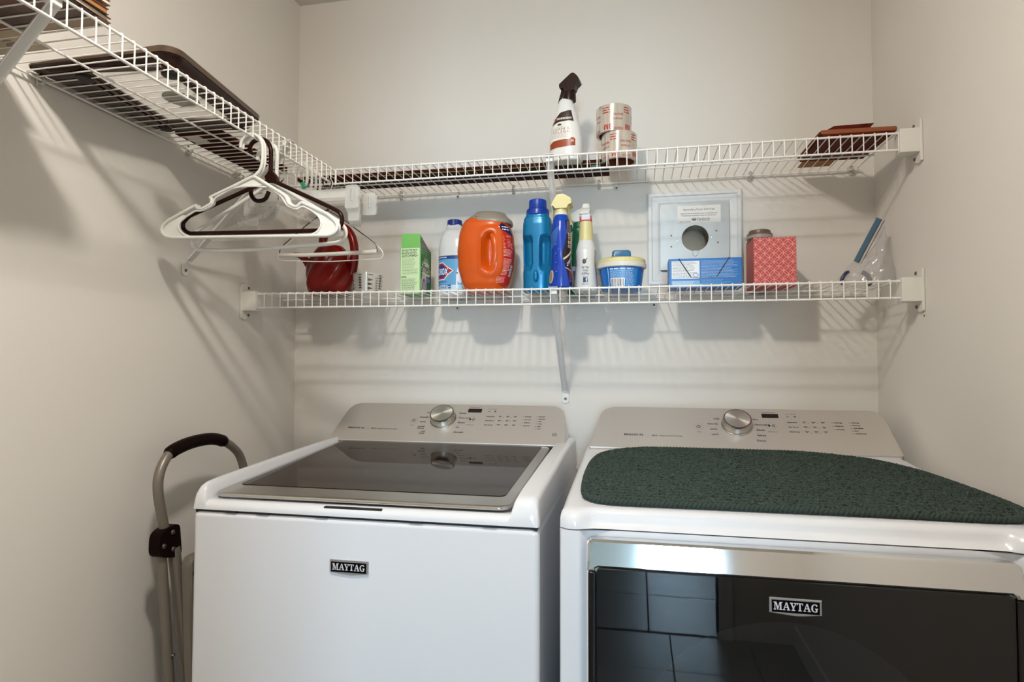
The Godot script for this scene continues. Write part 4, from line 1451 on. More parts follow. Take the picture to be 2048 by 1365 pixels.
	# pink patterned box
	t = thing("patterned_box", "coral pink box printed with interlaced pale ovals", "box", V(1.4870, Y, 0.145))
	part("box_body", sh().box(V(-0.0525, 0, -0.055), V(0.0525, 0.128, 0.055), 0.001, 1), mat(Color(0.72, 0.30, 0.27), 0.55), t)
	p = pic(512, 624, Color(0.75, 0.30, 0.30))
	var pale := Color(0.93, 0.70, 0.64)
	for j in 6:
		for i in 5:
			var c := Vector2(22 + i * 112 + (0.0), -20 + j * 112)
			for a in [0.785, 2.356]:
				for sgn in [-1, 1]:
					var ctr: Vector2 = c + Vector2(cos(a), sin(a)) * 40 * sgn
					var pa := []
					var pb := []
					for k in 20:
						var q := TAU * k / 20
						pa.append(ctr + Vector2(cos(q) * 37, sin(q) * 17).rotated(a))
						pb.append(ctr + Vector2(cos(q) * 32, sin(q) * 12.5).rotated(a))
					for k in 20:
						p.poly([pa[k], pa[(k + 1) % 20], pb[(k + 1) % 20], pb[k]], pale)
	part("front_print", sh().patch(func(u, v): return V(-0.0520 + u * 0.104, 0.1275 * (1 - v) + 0.0003, 0.0554), 1, 1), printed(p.im, 0.5), t)
	part("lid_line", sh().box(V(-0.0528, 0.0555, 0.0552), V(0.0528, 0.0562, 0.0558), 0.0), mat(Color(0.60, 0.22, 0.21), 0.6), t)
	# a jar behind it
	t = thing("jar", "brown jar with a grey band, its lid showing behind the pink box", "jar", V(1.4790, Y, 0.045))
	part("jar_body", sh().lathe([Vector2(0.034, 0), Vector2(0.036, 0.004), Vector2(0.036, 0.140), Vector2(0.033, 0.150)], 32), mat(Color(0.33, 0.25, 0.19), 0.35), t)
	part("lid", sh().lathe([Vector2(0.033, 0.150), Vector2(0.0345, 0.152), Vector2(0.0345, 0.166), Vector2(0.030, 0.1685), Vector2(0.029, 0.1755), Vector2(0.026, 0.1775)], 36), mat(Color(0.42, 0.34, 0.28), 0.35), t, 30)
	part("lid_band", sh().lathe([Vector2(0.0349, 0.153), Vector2(0.0349, 0.162)], 36), mat(Color(0.62, 0.60, 0.58), 0.4), t)
	zip_bag(Y)
	lint_panel()


func orange_tub(Y: float) -> void:
	var t := thing("detergent_tub", "large orange detergent tub with moulded handle and grey lid, largest thing on the lower shelf", "tub", V(0.7070, Y, 0.168))
	var secs := smooth_secs([[0.0, 0.050, 0.040], [0.004, 0.058, 0.047], [0.03, 0.0695, 0.055], [0.075, 0.0805, 0.062], [0.12, 0.0828, 0.064], [0.165, 0.0785, 0.061], [0.195, 0.070, 0.056], [0.208, 0.062, 0.052], [0.213, 0.056, 0.047]], 7)
	var s := body(secs, 2.7, 120)
	# the grip: a hollow pressed in beside a bar that stays proud
	s.warp(func(q):
		if q.z < 0.0:
			return q
		var u: float = (q.x - 0.022) / 0.020
		var v: float = (q.y - 0.112) / 0.060
		var d := pow(pow(absf(u), 3.0) + pow(absf(v), 4.0), 1.0 / 3.4)
		var dent := (1.0 - smoothstep(0.55, 1.0, d)) * 0.026
		var d2 := pow(pow(absf((q.x - 0.027) / 0.036), 3.0) + pow(absf((q.y - 0.112) / 0.074), 4.0), 1.0 / 3.4)
		var rise := (1.0 - smoothstep(0.86, 1.06, d2)) * 0.0035
		return V(q.x, q.y, q.z - dent + rise * smoothstep(0.0, 0.03, q.z)))
	part("tub_body", s, M.orange, t, 60)
	var bar := sh().tube(curve([V(0.030, 0.058, 0.046), V(0.037, 0.082, 0.0515), V(0.040, 0.112, 0.0535), V(0.037, 0.142, 0.0515), V(0.030, 0.166, 0.044)], 5), 0.0112, 16)
	part("grip_bar", bar, M.orange, t, 60)
	# lid, tilted a little towards the right
	var lid := sh().loft([Shape.el(0.0650, 0.053, 0.196, 48, 0, 0, 2.6), Shape.el(0.0665, 0.0545, 0.200, 48, 0, 0, 2.6), Shape.el(0.064, 0.052, 0.209, 48, 0, 0, 2.6), Shape.el(0.050, 0.041, 0.221, 48, 0, 0, 2.5), Shape.el(0.044, 0.036, 0.229, 48, 0, 0, 2.4), Shape.el(0.032, 0.026, 0.232, 48, 0, 0, 2.2)])
	part("lid", lid.xf(Transform3D(Basis(Vector3.BACK, -0.055), V(0, 0.003, 0))), mat(Color(0.56, 0.53, 0.48), 0.35), t, 50)
	part("lid_tab", sh().box(V(-0.022, 0.2125, 0.043), V(-0.004, 0.2155, 0.049), 0.001), mat(Color(0.42, 0.16, 0.10), 0.5), t)
	var p := pic(400, 640)
	var red := Color(0.76, 0.12, 0.08)
	p.poly([Vector2(40, 70), Vector2(150, 0), Vector2(392, 40), Vector2(396, 600), Vector2(270, 640), Vector2(120, 610), Vector2(20, 500), Vector2(10, 440), Vector2(90, 330), Vector2(86, 250), Vector2(30, 160)], red)
	p.poly([Vector2(60, 66), Vector2(150, 6), Vector2(352, 50), Vector2(380, 118), Vector2(300, 122)], Color(0.06, 0.10, 0.32))
	p.rows(140, 40, 180, 2, 26, 10, Color.WHITE, 9, 0.2); p.rect(92, 46, 6, 34, Color.WHITE); p.poly([Vector2(82, 56), Vector2(95, 36), Vector2(108, 56)], Color.WHITE)
	p.text("Tide PODS", 200, 148, 18, Color(0.98, 0.80, 0.3), 110)
	var wht := Color(0.96, 0.80, 0.76)
	p.rows(46, 140, 150, 9, 14, 5, wht, 10, 0.3); p.rows(216, 170, 110, 6, 14, 4, wht, 11, 0.3)
	p.rows(98, 270, 250, 6, 12, 5, wht, 12, 0.25); p.rows(104, 362, 220, 10, 12, 5, wht, 13, 0.3)
	p.rows(24, 476, 220, 4, 13, 6, wht, 14, 0.1); p.rows(60, 540, 190, 5, 13, 5, wht, 15, 0.25)
	p.oval(330, 232, 28, 30, wht, 0.8)
	var bars := pic(110, 60)
	bars.bars(0, 0, 110, 60, 3)
	bars.im.rotate_90(CLOCKWISE)
	p.im.blend_rect(bars.im, Rect2i(0, 0, 60, 110), Vector2i(300, 420))
	var lab := wrapped(secs, 2.7, 72, 2, 0.012, 0.196, 0.0009, 24, 24)
	part("back_label", lab, printed(p.im, 0.3, true), t, 60)


func trigger_head(t: Node3D, m: Material, m2: Material, y: float, turn: float, k := 1.0, nozzle := true) -> void:
	# looks along +x before it is turned: shroud over the neck, trigger hanging in front
	var head := [Vector2(-0.022, 0.0), Vector2(-0.010, -0.010), Vector2(0.010, -0.010), Vector2(0.020, 0.004), Vector2(0.040, 0.006), Vector2(0.042, 0.019), Vector2(0.034, 0.024), Vector2(0.0, 0.036), Vector2(-0.014, 0.034), Vector2(-0.024, 0.018)]
	var o := []
	for q in head:
		o.append(q * k)
	var b := Basis(Vector3.UP, turn)
	var s := sh().prism(fillet(o, 0.004 * k, 3, true), -0.0125 * k, 0.0125 * k, 0.004 * k)
	s.warp(func(q): return V(q.x, q.y, q.z if q.z > -0.012 * k else q.z))
	part("trigger_shroud", s.xf(Transform3D(b, V(0, y, 0))), m, t, 35)
	var tr := sh().tube(curve([V(0.020, 0.004, 0) * k, V(0.029, -0.010, 0) * k, V(0.030, -0.030, 0) * k, V(0.034, -0.046, 0) * k], 4), 0.0046 * k, 8)
	part("trigger", tr.xf(Transform3D(b, V(0, y, 0))), m2, t)
	if nozzle:
		part("nozzle", sh().box(V(0.040, 0.006, -0.008) * k, V(0.047, 0.019, 0.008) * k, 0.002).xf(Transform3D(b, V(0, y, 0))), m2, t)


func blue_spray(Y: float) -> void:
	var t := thing("spray_bottle", "blue and dark spray bottle with a pale yellow trigger, beside the blue detergent", "spray bottle", V(0.9325, Y, 0.232))
	t.scale = Vector3.ONE * 0.95
	var secs := smooth_secs([[0.0, 0.029, 0.040], [0.004, 0.0325, 0.044], [0.03, 0.0325, 0.044], [0.07, 0.0275, 0.042], [0.115, 0.0265, 0.036], [0.16, 0.0280, 0.032], [0.19, 0.0240, 0.028], [0.208, 0.0200, 0.022], [0.215, 0.0150, 0.016]], 4)
	var twist := func(q): return V(q.x * cos(0.35) + q.z * sin(0.35), q.y, -q.x * sin(0.35) + q.z * cos(0.35))
	part("bottle_body", body(secs, 2.4, 48).warp(twist), mat(Color(0.04, 0.25, 0.68), 0.22), t, 60)
	part("neck_ring", sh().lathe([Vector2(0.0165, 0.212), Vector2(0.0180, 0.213), Vector2(0.0180, 0.219), Vector2(0.0165, 0.220)], 24), M.plastic, t)
	part("collar", cap_ridged(0.0175, 0.016, 36).xf(Transform3D(Basis(), V(0, 0.219, 0))), M.cream, t, 30)
	# trigger head seen from its wide back
	var hp := fillet([Vector2(-0.026, 0.238), Vector2(-0.024, 0.246), Vector2(-0.010, 0.270), Vector2(0.008, 0.2715), Vector2(0.030, 0.258), Vector2(0.032, 0.243), Vector2(0.022, 0.240), Vector2(0.018, 0.230), Vector2(-0.016, 0.230), Vector2(-0.020, 0.238)], 0.003, 2, true)
	part("trigger_shroud", sh().prism(hp, -0.040, 0.020, 0.006), M.cream, t, 35)
	part("trigger", sh().tube(curve([V(0.016, 0.236, -0.030), V(0.020, 0.215, -0.038), V(0.023, 0.195, -0.045)], 4), 0.0055, 8), M.cream, t)
	part("dip_guard", sh().box(V(-0.0245, 0.200, -0.006), V(-0.0225, 0.238, 0.004), 0.0008), M.cream, t)
	var p := pic(384, 512)
	p.poly([Vector2(210, 20), Vector2(300, 0), Vector2(384, 10), Vector2(384, 512), Vector2(240, 512), Vector2(200, 380), Vector2(176, 280), Vector2(220, 120)], Color(0.10, 0.05, 0.12))
	p.poly([Vector2(230, 20), Vector2(290, 20), Vector2(290, 120), Vector2(216, 120)], Color(0.34, 0.30, 0.40))
	for i in 4:
		p.text(["SE", "TT", "BR", "OX"][i], 232, 138 + i * 30, 24, Color(0.88, 0.80, 0.62), 70)
	p.poly([Vector2(180, 310), Vector2(330, 220), Vector2(340, 232), Vector2(186, 322)], Color(0.85, 0.78, 0.60))
	for i in 5:
		p.text(str(i * 3 + 2), 210 + i * 16, 330 - i * 14 + 40, 26, Color(0.9, 0.88, 0.86), 20)
	p.poly([Vector2(196, 376), Vector2(330, 420), Vector2(330, 428), Vector2(196, 384)], Color(0.75, 0.62, 0.66))
	p.rows(232, 400, 90, 9, 10, 4, Color(0.62, 0.34, 0.52), 4, 0.2)
	p.bars(300, 410, 40, 84, 3)
	for i in 12:
		p.poly([Vector2(0, 130 + i * 9), Vector2(150 - i * 4, 60 + i * 12), Vector2(150 - i * 4, 63 + i * 12), Vector2(0, 136 + i * 9)], Color(0.42, 0.66, 0.92, 0.75))
	p.oval(40, 440, 42, 50, Color(0.85, 0.80, 0.62)); p.oval(36, 440, 30, 38, Color(0.65, 0.55, 0.40))
	p.poly([Vector2(0, 20), Vector2(22, 26), Vector2(8, 100), Vector2(0, 100)], Color(0.72, 0.10, 0.26))
	part("label", wrapped(secs, 2.4, 190, -10, 0.006, 0.200, 0.0006, 24, 20).warp(twist), printed(p.im, 0.3, true), t, 60)
	for i in 9:
		pass
	var pebbles := sh()
	for i in 7:
		pebbles.ball(twist.call(V(-0.022 + (i % 2) * 0.008, 0.045 + i * 0.013, 0.036 - 0.001 * i)), 0.0028, 0.8, 6)
	part("embossed_dots", pebbles, mat(Color(0.20, 0.48, 0.85), 0.2), t)


func green_spray(Y: float) -> void:
	var t := thing("spray_bottle", "green spray bottle with white trigger standing behind the white one", "spray bottle", V(0.9660, Y, 0.062))
	var secs := smooth_secs([[0.0, 0.030, 0.022], [0.004, 0.034, 0.026], [0.05, 0.034, 0.026], [0.10, 0.0275, 0.024], [0.14, 0.022, 0.020], [0.18, 0.0205, 0.018], [0.200, 0.0195, 0.017], [0.206, 0.014, 0.014]], 4)
	part("bottle_body", body(secs, 2.4, 36), mat(Color(0.02, 0.42, 0.27), 0.3), t, 60)
	part("collar", cap_ridged(0.0180, 0.016, 30).xf(Transform3D(Basis(), V(0, 0.203, 0))), mat(Color(0.02, 0.38, 0.25), 0.4), t, 30)
	part("trigger_shroud", sh().prism(fillet([Vector2(-0.030, 0.232), Vector2(-0.028, 0.246), Vector2(0.012, 0.263), Vector2(0.022, 0.250), Vector2(0.020, 0.218), Vector2(-0.014, 0.218)], 0.004, 3, true), -0.012, 0.012, 0.003), M.plastic, t, 35)
	part("trigger", sh().tube(curve([V(-0.022, 0.232, 0), V(-0.026, 0.212, 0), V(-0.022, 0.194, 0)], 4), 0.005, 8), mat(Color(0.02, 0.38, 0.25), 0.4), t)
	part("label", sh().box(V(-0.040, 0.02, 0.024), V(0.01, 0.085, 0.0262), 0.001), mat(Color(0.24, 0.08, 0.06), 0.4), t)
	part("label_window", sh().box(V(-0.036, 0.070, 0.0255), V(0.0, 0.084, 0.0275), 0.001), mat(Color(0.62, 0.66, 0.70), 0.3), t)


func white_spray(Y: float) -> void:
	var t := thing("spray_bottle", "white spray bottle with yellow neck and red trim, next to the blue tub", "spray bottle", V(0.9930, Y, 0.140))
	var secs := smooth_secs([[0.0, 0.031, 0.037], [0.004, 0.0345, 0.041], [0.035, 0.0325, 0.041], [0.08, 0.0275, 0.040], [0.115, 0.0285, 0.036], [0.133, 0.0245, 0.030], [0.150, 0.0200, 0.024], [0.19, 0.0178, 0.020], [0.200, 0.0168, 0.018]], 4)
	part("bottle_body", body(secs, 2.4, 48), M.milk, t, 60)
	var ys := smooth_secs([[0.147, 0.0212, 0.0252], [0.165, 0.0196, 0.0230], [0.19, 0.0185, 0.0208], [0.2015, 0.0176, 0.019]], 3)
	part("neck_sleeve", body(ys, 2.4, 40), M.cream, t, 60)
	var rs := sh().loft([Shape.rr(0.0165, 0.015, 0.003, 0.201, 3), Shape.rr(0.0172, 0.0155, 0.003, 0.206, 3)])
	rs.box(V(-0.0172, 0.205, 0.006), V(-0.0128, 0.2165, 0.015), 0.001).box(V(0.0128, 0.205, 0.006), V(0.0172, 0.2165, 0.015), 0.001)
	part("safety_ring", rs, mat(Color(0.72, 0.14, 0.08), 0.4), t)
	part("trigger_stem", sh().box(V(-0.0135, 0.205, -0.012), V(0.0135, 0.226, 0.0125), 0.003), mat(Color(0.82, 0.85, 0.90), 0.35), t)
	var lv := sh().prism(fillet([Vector2(0.0, 0.0), Vector2(0.030, 0.0), Vector2(0.0325, 0.014), Vector2(0.0300, 0.033), Vector2(0.012, 0.033), Vector2(0.008, 0.016)], 0.004, 3, true), 0.0, 0.006, 0.0015)
	part("trigger", lv.xf(Transform3D(Basis(Vector3.RIGHT, -0.25), V(-0.020, 0.2215, 0.010))), M.plastic, t, 35)
	part("trigger_shroud", sh().box(V(-0.012, 0.222, -0.045), V(0.012, 0.246, 0.006), 0.005), M.plastic, t)
	var p := pic(256, 384)
	var ink := Color(0.08, 0.08, 0.14)
	p.oval(118, 62, 30, 30, Color(0.16, 0.15, 0.16), 0.55); p.oval(118, 62, 15, 15, Color(0.16, 0.15, 0.16), 0.4); p.line(Vector2(112, 70), Vector2(166, 22), 9, Color(0.16, 0.15, 0.16)); p.line(Vector2(104, 78), Vector2(118, 60), 12, Color(0.16, 0.15, 0.16))
	p.text("For Tips,", 138, 148, 26, ink, 118, "Droid Sans", true, true)
	p.text("Tricks", 138, 186, 26, ink, 82, "Droid Sans", true, true)
	p.text("& Offers", 138, 224, 26, ink, 112, "Droid Sans", true, true)
	p.rows(100, 240, 76, 1, 8, 6, ink, 2, 0.0)
	p.rect(106, 256, 60, 58, Color(0.13, 0.16, 0.34)); p.text("f", 132, 312, 46, Color.WHITE, 30)
	p.rows(86, 326, 100, 3, 9, 3, Color(0.4, 0.4, 0.45), 3, 0.1)
	part("back_print", wrapped(secs, 2.4, 124, 56, 0.008, 0.098, 0.0006, 12, 12), printed(p.im, 0.35, true), t, 60)
	part("side_label", wrapped(secs, 2.4, 192, 158, 0.060, 0.105, 0.0006, 6, 6), mat(Color(0.82, 0.28, 0.14), 0.4), t, 60)
	part("front_label", wrapped(secs, 2.4, 28, -40, 0.014, 0.118, 0.0006, 10, 10), mat(Color(0.66, 0.64, 0.60), 0.4), t, 60)
	part("peeling_flap", sh().patch(func(u, v): return V(0.030 + u * 0.012, 0.045 - v * 0.038 + u * 0.010, 0.012 - u * 0.006), 4, 4), mat(Color(0.60, 0.56, 0.50), 0.5), t)


func zip_bag(Y: float) -> void:
	var t := thing("zip_bag", "crumpled clear zip bag with a blue zip strip standing up in the corner", "bag", V(1.706, Y, 0.150))
	var n1 := FastNoiseLite.new()
	n1.seed = 11
	n1.frequency = 22.0
	var outline := [Vector2(-0.052, 0.0), Vector2(-0.055, 0.018), Vector2(-0.036, 0.045), Vector2(-0.012, 0.070), Vector2(0.016, 0.082), Vector2(0.040, 0.115), Vector2(0.060, 0.155), Vector2(0.066, 0.120), Vector2(0.070, 0.075), Vector2(0.080, 0.048), Vector2(0.082, 0.0)]
	for side in 2:
		var s := sh()
		var f := func(u: float, v: float) -> Vector3:
			# v up the bag, u across between its left and right edges
			var yy := (1.0 - v) * 0.155
			var lo := 1e9
			var hi := -1e9
			for i in outline.size():
				var a: Vector2 = outline[i]
				var b: Vector2 = outline[(i + 1) % outline.size()]
				if (a.y - yy) * (b.y - yy) <= 0.0 and absf(a.y - b.y) > 1e-6:
					var x := lerpf(a.x, b.x, (yy - a.y) / (b.y - a.y))
					lo = minf(lo, x)
					hi = maxf(hi, x)
			if lo > hi:
				lo = 0.06
				hi = 0.06
			var x := lerpf(lo, hi, u)
			var fat := sin(u * PI) * (0.034 * (1.0 - yy / 0.165) + 0.004)
			var cr := n1.get_noise_3d(x * 2.0, yy * 2.0, side * 5.0) * 0.011 * sin(u * PI)
			return V(x, yy + 0.001, (fat + cr) * (1.0 if side == 0 else -1.0))
		part("film", s.patch(f, 26, 24), M.film, t, 24)
	var st := sh().box(V(-0.0085, 0.0, -0.001), V(0.004, 0.125, 0.001), 0.0006)
	var tilt := Transform3D(Basis(Vector3.BACK, -0.47), V(-0.012, 0.062, 0.012))
	part("zip_strip", st.xf(tilt), mat(Color(0.28, 0.40, 0.48), 0.25), t)
	part("zip_rib", sh().box(V(0.004, 0.0, -0.0014), V(0.0055, 0.125, 0.0014), 0.0005).box(V(0.0105, 0.0, -0.0014), V(0.012, 0.125, 0.0014), 0.0005).xf(tilt), mat(Color(0.20, 0.17, 0.28), 0.3), t)
	part("zip_edge", sh().box(V(0.0055, 0.0, -0.0008), V(0.0105, 0.125, 0.0008), 0.0003).xf(tilt), M.film, t)
	# coiled dark strips inside
	part("coiled_strip", sh().tube(curve([V(-0.046, 0.002, 0.012), V(-0.048, 0.020, 0.014), V(-0.038, 0.034, 0.012), V(-0.030, 0.038, 0.004)], 4), 0.0045, 8).tube(curve([V(0.0, 0.036, 0.012), V(0.012, 0.026, 0.016), V(0.018, 0.010, 0.014), V(0.016, 0.002, 0.01)], 4), 0.006, 8), mat(Color(0.16, 0.18, 0.32), 0.35), t)


func lint_panel() -> void:
	var t := thing("lint_trap_panel", "galvanised square lint trap panel with a round hole, in a white moulded frame", "wall panel")
	var x0 := 1.167
	var x1 := 1.438
	var y0 := 1.442
	var y1 := 1.7225
	# mitred frame moulding: a profile carried round four sides
	var cx := (x0 + x1) / 2
	var cy := (y0 + y1) / 2
	var rings := []
	for q in [[0.0, 0.0005], [0.0, 0.010], [0.004, 0.0135], [0.012, 0.0135], [0.015, 0.0105], [0.030, 0.009], [0.036, 0.006], [0.040, 0.006], [0.0405, 0.0005]]:
		var hx: float = (x1 - x0) / 2 - q[0]
		var hy: float = (y1 - y0) / 2 - q[0]
		var r := PackedVector3Array()
		for c in [[1, 1], [-1, 1], [-1, -1], [1, -1]]:
			r.append(V(cx + c[0] * hx, cy + c[1] * hy, q[1]))
		rings.append(r)
	part("frame_moulding", sh().loft(rings, false, false), M.trim, t, 25)
	# the plate, with a true hole: rings from the hole to the square edge
	var hc := Vector2(1.3045, 1.580)
	var hr := 0.0385
	var px0 := 1.2040
	var px1 := 1.4010
	var py0 := 1.487
	var py1 := 1.6845
	var s := sh()
	var inner := PackedVector3Array()
	var outer := PackedVector3Array()
	for i in 64:
		var a := TAU * i / 64
		var d := Vector2(cos(a), sin(a))
		inner.append(V(hc.x + d.x * hr, hc.y + d.y * hr, 0.014))
		var k := 1e9
		if absf(d.x) > 1e-5:
			k = minf(k, ((px1 if d.x > 0 else px0) - hc.x) / d.x)
		if absf(d.y) > 1e-5:
			k = minf(k, ((py1 if d.y > 0 else py0) - hc.y) / d.y)
		outer.append(V(hc.x + d.x * k, hc.y + d.y * k, 0.014))
	var mid := PackedVector3Array()
	for i in 64:
		mid.append(inner[i] + V(0, 0, -0.006))
	s.loft([outer, inner, mid], false, false)
	# corners of the square, and its folded rim
	s.box(V(px0, py0, 0.007), V(px0 + 0.001, py1, 0.0139)).box(V(px1 - 0.001, py0, 0.007), V(px1, py1, 0.0139)).box(V(px0, py0, 0.007), V(px1, py0 + 0.001, 0.0139)).box(V(px0, py1 - 0.001, 0.007), V(px1, py1, 0.0139))
	for c in [[px0, py0], [px1, py0], [px1, py1], [px0, py1]]:
		var best := []
		for i in 64:
			best.append([outer[i].distance_to(V(c[0], c[1], 0.014)), i])
		best.sort_custom(func(a, b): return a[0] < b[0])
		s.tri(outer[best[0][1]], outer[best[1][1]], V(c[0], c[1], 0.014))
	part("metal_plate", s, M.galvanised, t, 20)
	# behind the hole: a polished duct
	var duct := sh()
	var dr := []
	for z in [0.0085, -0.02, -0.07]:
		var r := PackedVector3Array()
		for i in 48:
			var a := TAU * i / 48
			r.append(V(hc.x + cos(a) * 0.041, hc.y + sin(a) * 0.041, z))
		dr.append(r)
	duct.loft(dr, false, false)
	part("duct", duct, M.duct, t, 60)
	part("duct_screen", sh().lathe([Vector2(0.041, 0.0), Vector2(0.041, 0.001)], 40).warp(func(p): return V(hc.x + p.x, hc.y + p.z, -0.060 + p.y)), M.duct, t)
	part("finger_tab", sh().prism(fillet([Vector2(1.2985, 1.5435), Vector2(1.2965, 1.530), Vector2(1.3045, 1.524), Vector2(1.3125, 1.530), Vector2(1.3135, 1.5425)], 0.005, 3, true), 0.0142, 0.0160, 0.0006), M.galvanised, t)
	for p in [[1.236, 1.590], [1.236, 1.557], [1.365, 1.600], [1.369, 1.565]]:
		part("rivet", sh().lathe([Vector2(0.0028, 0), Vector2(0.0022, 0.0012), Vector2(0.0004, 0.0016)], 10).warp(func(q): return V(p[0] + q.x, p[1] + q.z, 0.014 + q.y)), M.screw, t)
	for p in [[1.253, 1.5755], [1.352, 1.5815]]:
		part("rivet", sh().lathe([Vector2(0.0024, 0), Vector2(0.002, 0.0012), Vector2(0.0004, 0.0014)], 10).warp(func(q): return V(p[0] + q.x, p[1] + q.z, 0.014 + q.y)), M.chrome, t)
	var p := pic(768, 320, Color(0.93, 0.93, 0.92))
	var ink := Color(0.12, 0.13, 0.16)
	p.text("Secondary Dryer Lint Trap", 384, 92, 34, ink, 560, "Droid Sans", false, true)
	p.text("Inspect for lint accumulation prior to each dryer load.", 384, 158, 18, ink, 660, "Droid Sans", true, true)
	p.text("Procedure may be repeated to clean the exhaust duct.", 384, 196, 18, ink, 620, "Droid Sans", true, true)
	p.oval(298, 256, 42, 26, Color(0.35, 0.37, 0.42)); p.oval(300, 246, 28, 9, Color(0.75, 0.77, 0.80)); p.rect(262, 252, 60, 6, Color(0.8, 0.82, 0.85))
	p.text("Fantech", 352, 280, 50, ink, 226, "Droid Sans", false)
	p.rect(352, 292, 226, 4, ink)
	p.text("Made in Canada", 40, 306, 14, ink, 200, "Droid Sans", true)
	part("paper_label", sh().patch(func(u, v): return V(1.2540 + u * 0.1235, 1.6780 - v * 0.0515 - u * 0.001, 0.0146), 1, 1), printed(p.im, 0.6), t)


# ---------------------------------------------------------------- upper shelf
func upper_shelf() -> void:
	var Y := 1.7640
	# polish spray
	var t := thing("polish_spray", "white furniture polish bottle with dark brown trigger, on the upper shelf", "spray bottle", V(0.9440, Y, 0.205))
	t.rotation.y = -0.16
	var secs := smooth_secs([[0.0, 0.040, 0.029], [0.003, 0.0445, 0.033], [0.012, 0.046, 0.034], [0.05, 0.0465, 0.034], [0.09, 0.0425, 0.032], [0.13, 0.0330, 0.028], [0.158, 0.0245, 0.024], [0.174, 0.0190, 0.019], [0.178, 0.0165, 0.0165]], 4)
	part("bottle_body", body(secs, 2.5, 44), M.milk, t, 60)
	part("collar", sh().lathe([Vector2(0.0182, 0.174), Vector2(0.0188, 0.178), Vector2(0.0180, 0.196), Vector2(0.0165, 0.199)], 30, V(0.009, 0, 0)), M.brown_gloss, t)
	var hd := fillet([Vector2(-0.016, 0.209), Vector2(-0.018, 0.222), Vector2(0.018, 0.2495), Vector2(0.026, 0.2480), Vector2(0.037, 0.236), Vector2(0.042, 0.222), Vector2(0.030, 0.212), Vector2(0.026, 0.200), Vector2(-0.004, 0.200), Vector2(-0.005, 0.211)], 0.004, 3, true)
	var hs := sh().prism(hd, -0.013, 0.013, 0.006)
	part("trigger_shroud", hs, M.brown_gloss, t, 40)
	part("trigger", sh().tube(curve([V(-0.009, 0.212, 0), V(-0.012, 0.200, 0), V(-0.017, 0.184, 0), V(-0.019, 0.172, 0)], 4), 0.0044, 8), M.brown_gloss, t)
	var p := pic(448, 640)
	p.poly([Vector2(10, 240), Vector2(60, 140), Vector2(200, 24), Vector2(330, 0), Vector2(420, 0), Vector2(438, 210), Vector2(434, 600), Vector2(20, 632), Vector2(0, 500)], Color(0.90, 0.89, 0.86))
	p.poly([Vector2(22, 236), Vector2(66, 138), Vector2(200, 30), Vector2(330, 2), Vector2(408, 2), Vector2(430, 190), Vector2(330, 178), Vector2(170, 190)], Color(0.20, 0.12, 0.10))
	p.oval(78, 150, 30, 34, Color(0.66, 0.26, 0.10)); p.text("G", 78, 166, 34, Color.WHITE, 26, "Droid Serif", true, true)
	p.text("GUARDSMAN", 126, 150, 34, Color.WHITE, 270)
	p.oval(200, 234, 34, 18, Color(0.20, 0.32, 0.18)); p.line(Vector2(200, 234), Vector2(226, 250), 5, Color(0.12, 0.2, 0.12))
	p.text("ANYDAY", 210, 284, 14, Color(0.45, 0.3, 0.22), 90, "Droid Sans", false, true)
	p.text("CLEAN &", 210, 330, 40, Color(0.48, 0.34, 0.26), 262, "Droid Sans", false, true)
	p.text("POLISH", 210, 386, 46, Color(0.48, 0.34, 0.26), 262, "Droid Sans", false, true)
	p.rect(80, 398, 262, 3, Color(0.48, 0.34, 0.26))
	p.rows(60, 416, 300, 3, 17, 5, Color(0.6, 0.52, 0.46), 5, 0.2)
	p.poly([Vector2(14, 540), Vector2(110, 500), Vector2(260, 488), Vector2(420, 500), Vector2(424, 596), Vector2(24, 630)], Color(0.58, 0.24, 0.10))
	p.oval(376, 512, 50, 46, Color(0.64, 0.28, 0.14)); p.rows(346, 504, 60, 2, 20, 10, Color(0.95, 0.88, 0.8), 6, 0.2)
	part("label", wrapped(secs, 2.5, 148, 44, 0.032, 0.140, 0.0006, 20, 16), printed(p.im, 0.35, true), t, 60)
	# tape rolls
	var tp := pic(1024, 256)
	var red := Color(0.72, 0.10, 0.08)
	for i in 5:
		var x := 30 + i * 204
		tp.text("3M", x + 8, 196, 52, red, 84, "Droid Sans", true, false, 180)
		tp.rows(x, 24, 86, 3, 24, 9, red, 20 + i, 0.25)
		tp.text("heavy duty", x + 92, 92, 22, red, 104, "Droid Serif", true, false, 180)
		tp.text("packaging", x + 100, 140, 20, red, 90, "Droid Serif", false, false, 180)
		tp.text("Scotch", x + 108, 232, 26, red, 86, "Droid Serif", true, false, 180)
	var tprint := printed(tp.im, 0.35, true)
	for i in 2:
		t = thing("tape_roll", ["lower roll of clear packing tape printed in red, standing on the wire shelf", "upper roll of clear packing tape printed in red, stacked on another roll"][i], "tape roll", [V(1.0885, Y, 0.186), V(1.0745, Y + 0.0745, 0.186)][i], "rolls of packing tape")
		t.rotation.y = [0.0, 1.1][i]
		var R := 0.0485
		part("tape_layers", hoop(R, 0.0415, 0.0, 0.074), M.tape, t, 30)
		part("cardboard_core", hoop(0.0416, 0.0392, 0.0004, 0.0736), M.core, t)
		part("red_print", wrapped([[0.0, R, R], [0.074, R, R]], 2.0, 200, -160, 0.002, 0.072, 0.0003, 64, 1), tprint, t, 60)
	# long dark board lying along the back shelf
	t = thing("board", "long dark brown board with a thin green edge, lying on the back wire shelf", "board", V(0.640, Y - 0.0015, 0.140))
	t.rotation.y = 0.012
	part("panel", sh().box(V(-0.52, 0, -0.062), V(0.418, 0.0125, 0.058), 0.001, 1), M.darkboard, t)
	part("edge_band", sh().box(V(-0.30, 0.0002, 0.0578), V(0.419, 0.0022, 0.0590), 0.0), mat(Color(0.42, 0.48, 0.26), 0.5), t)
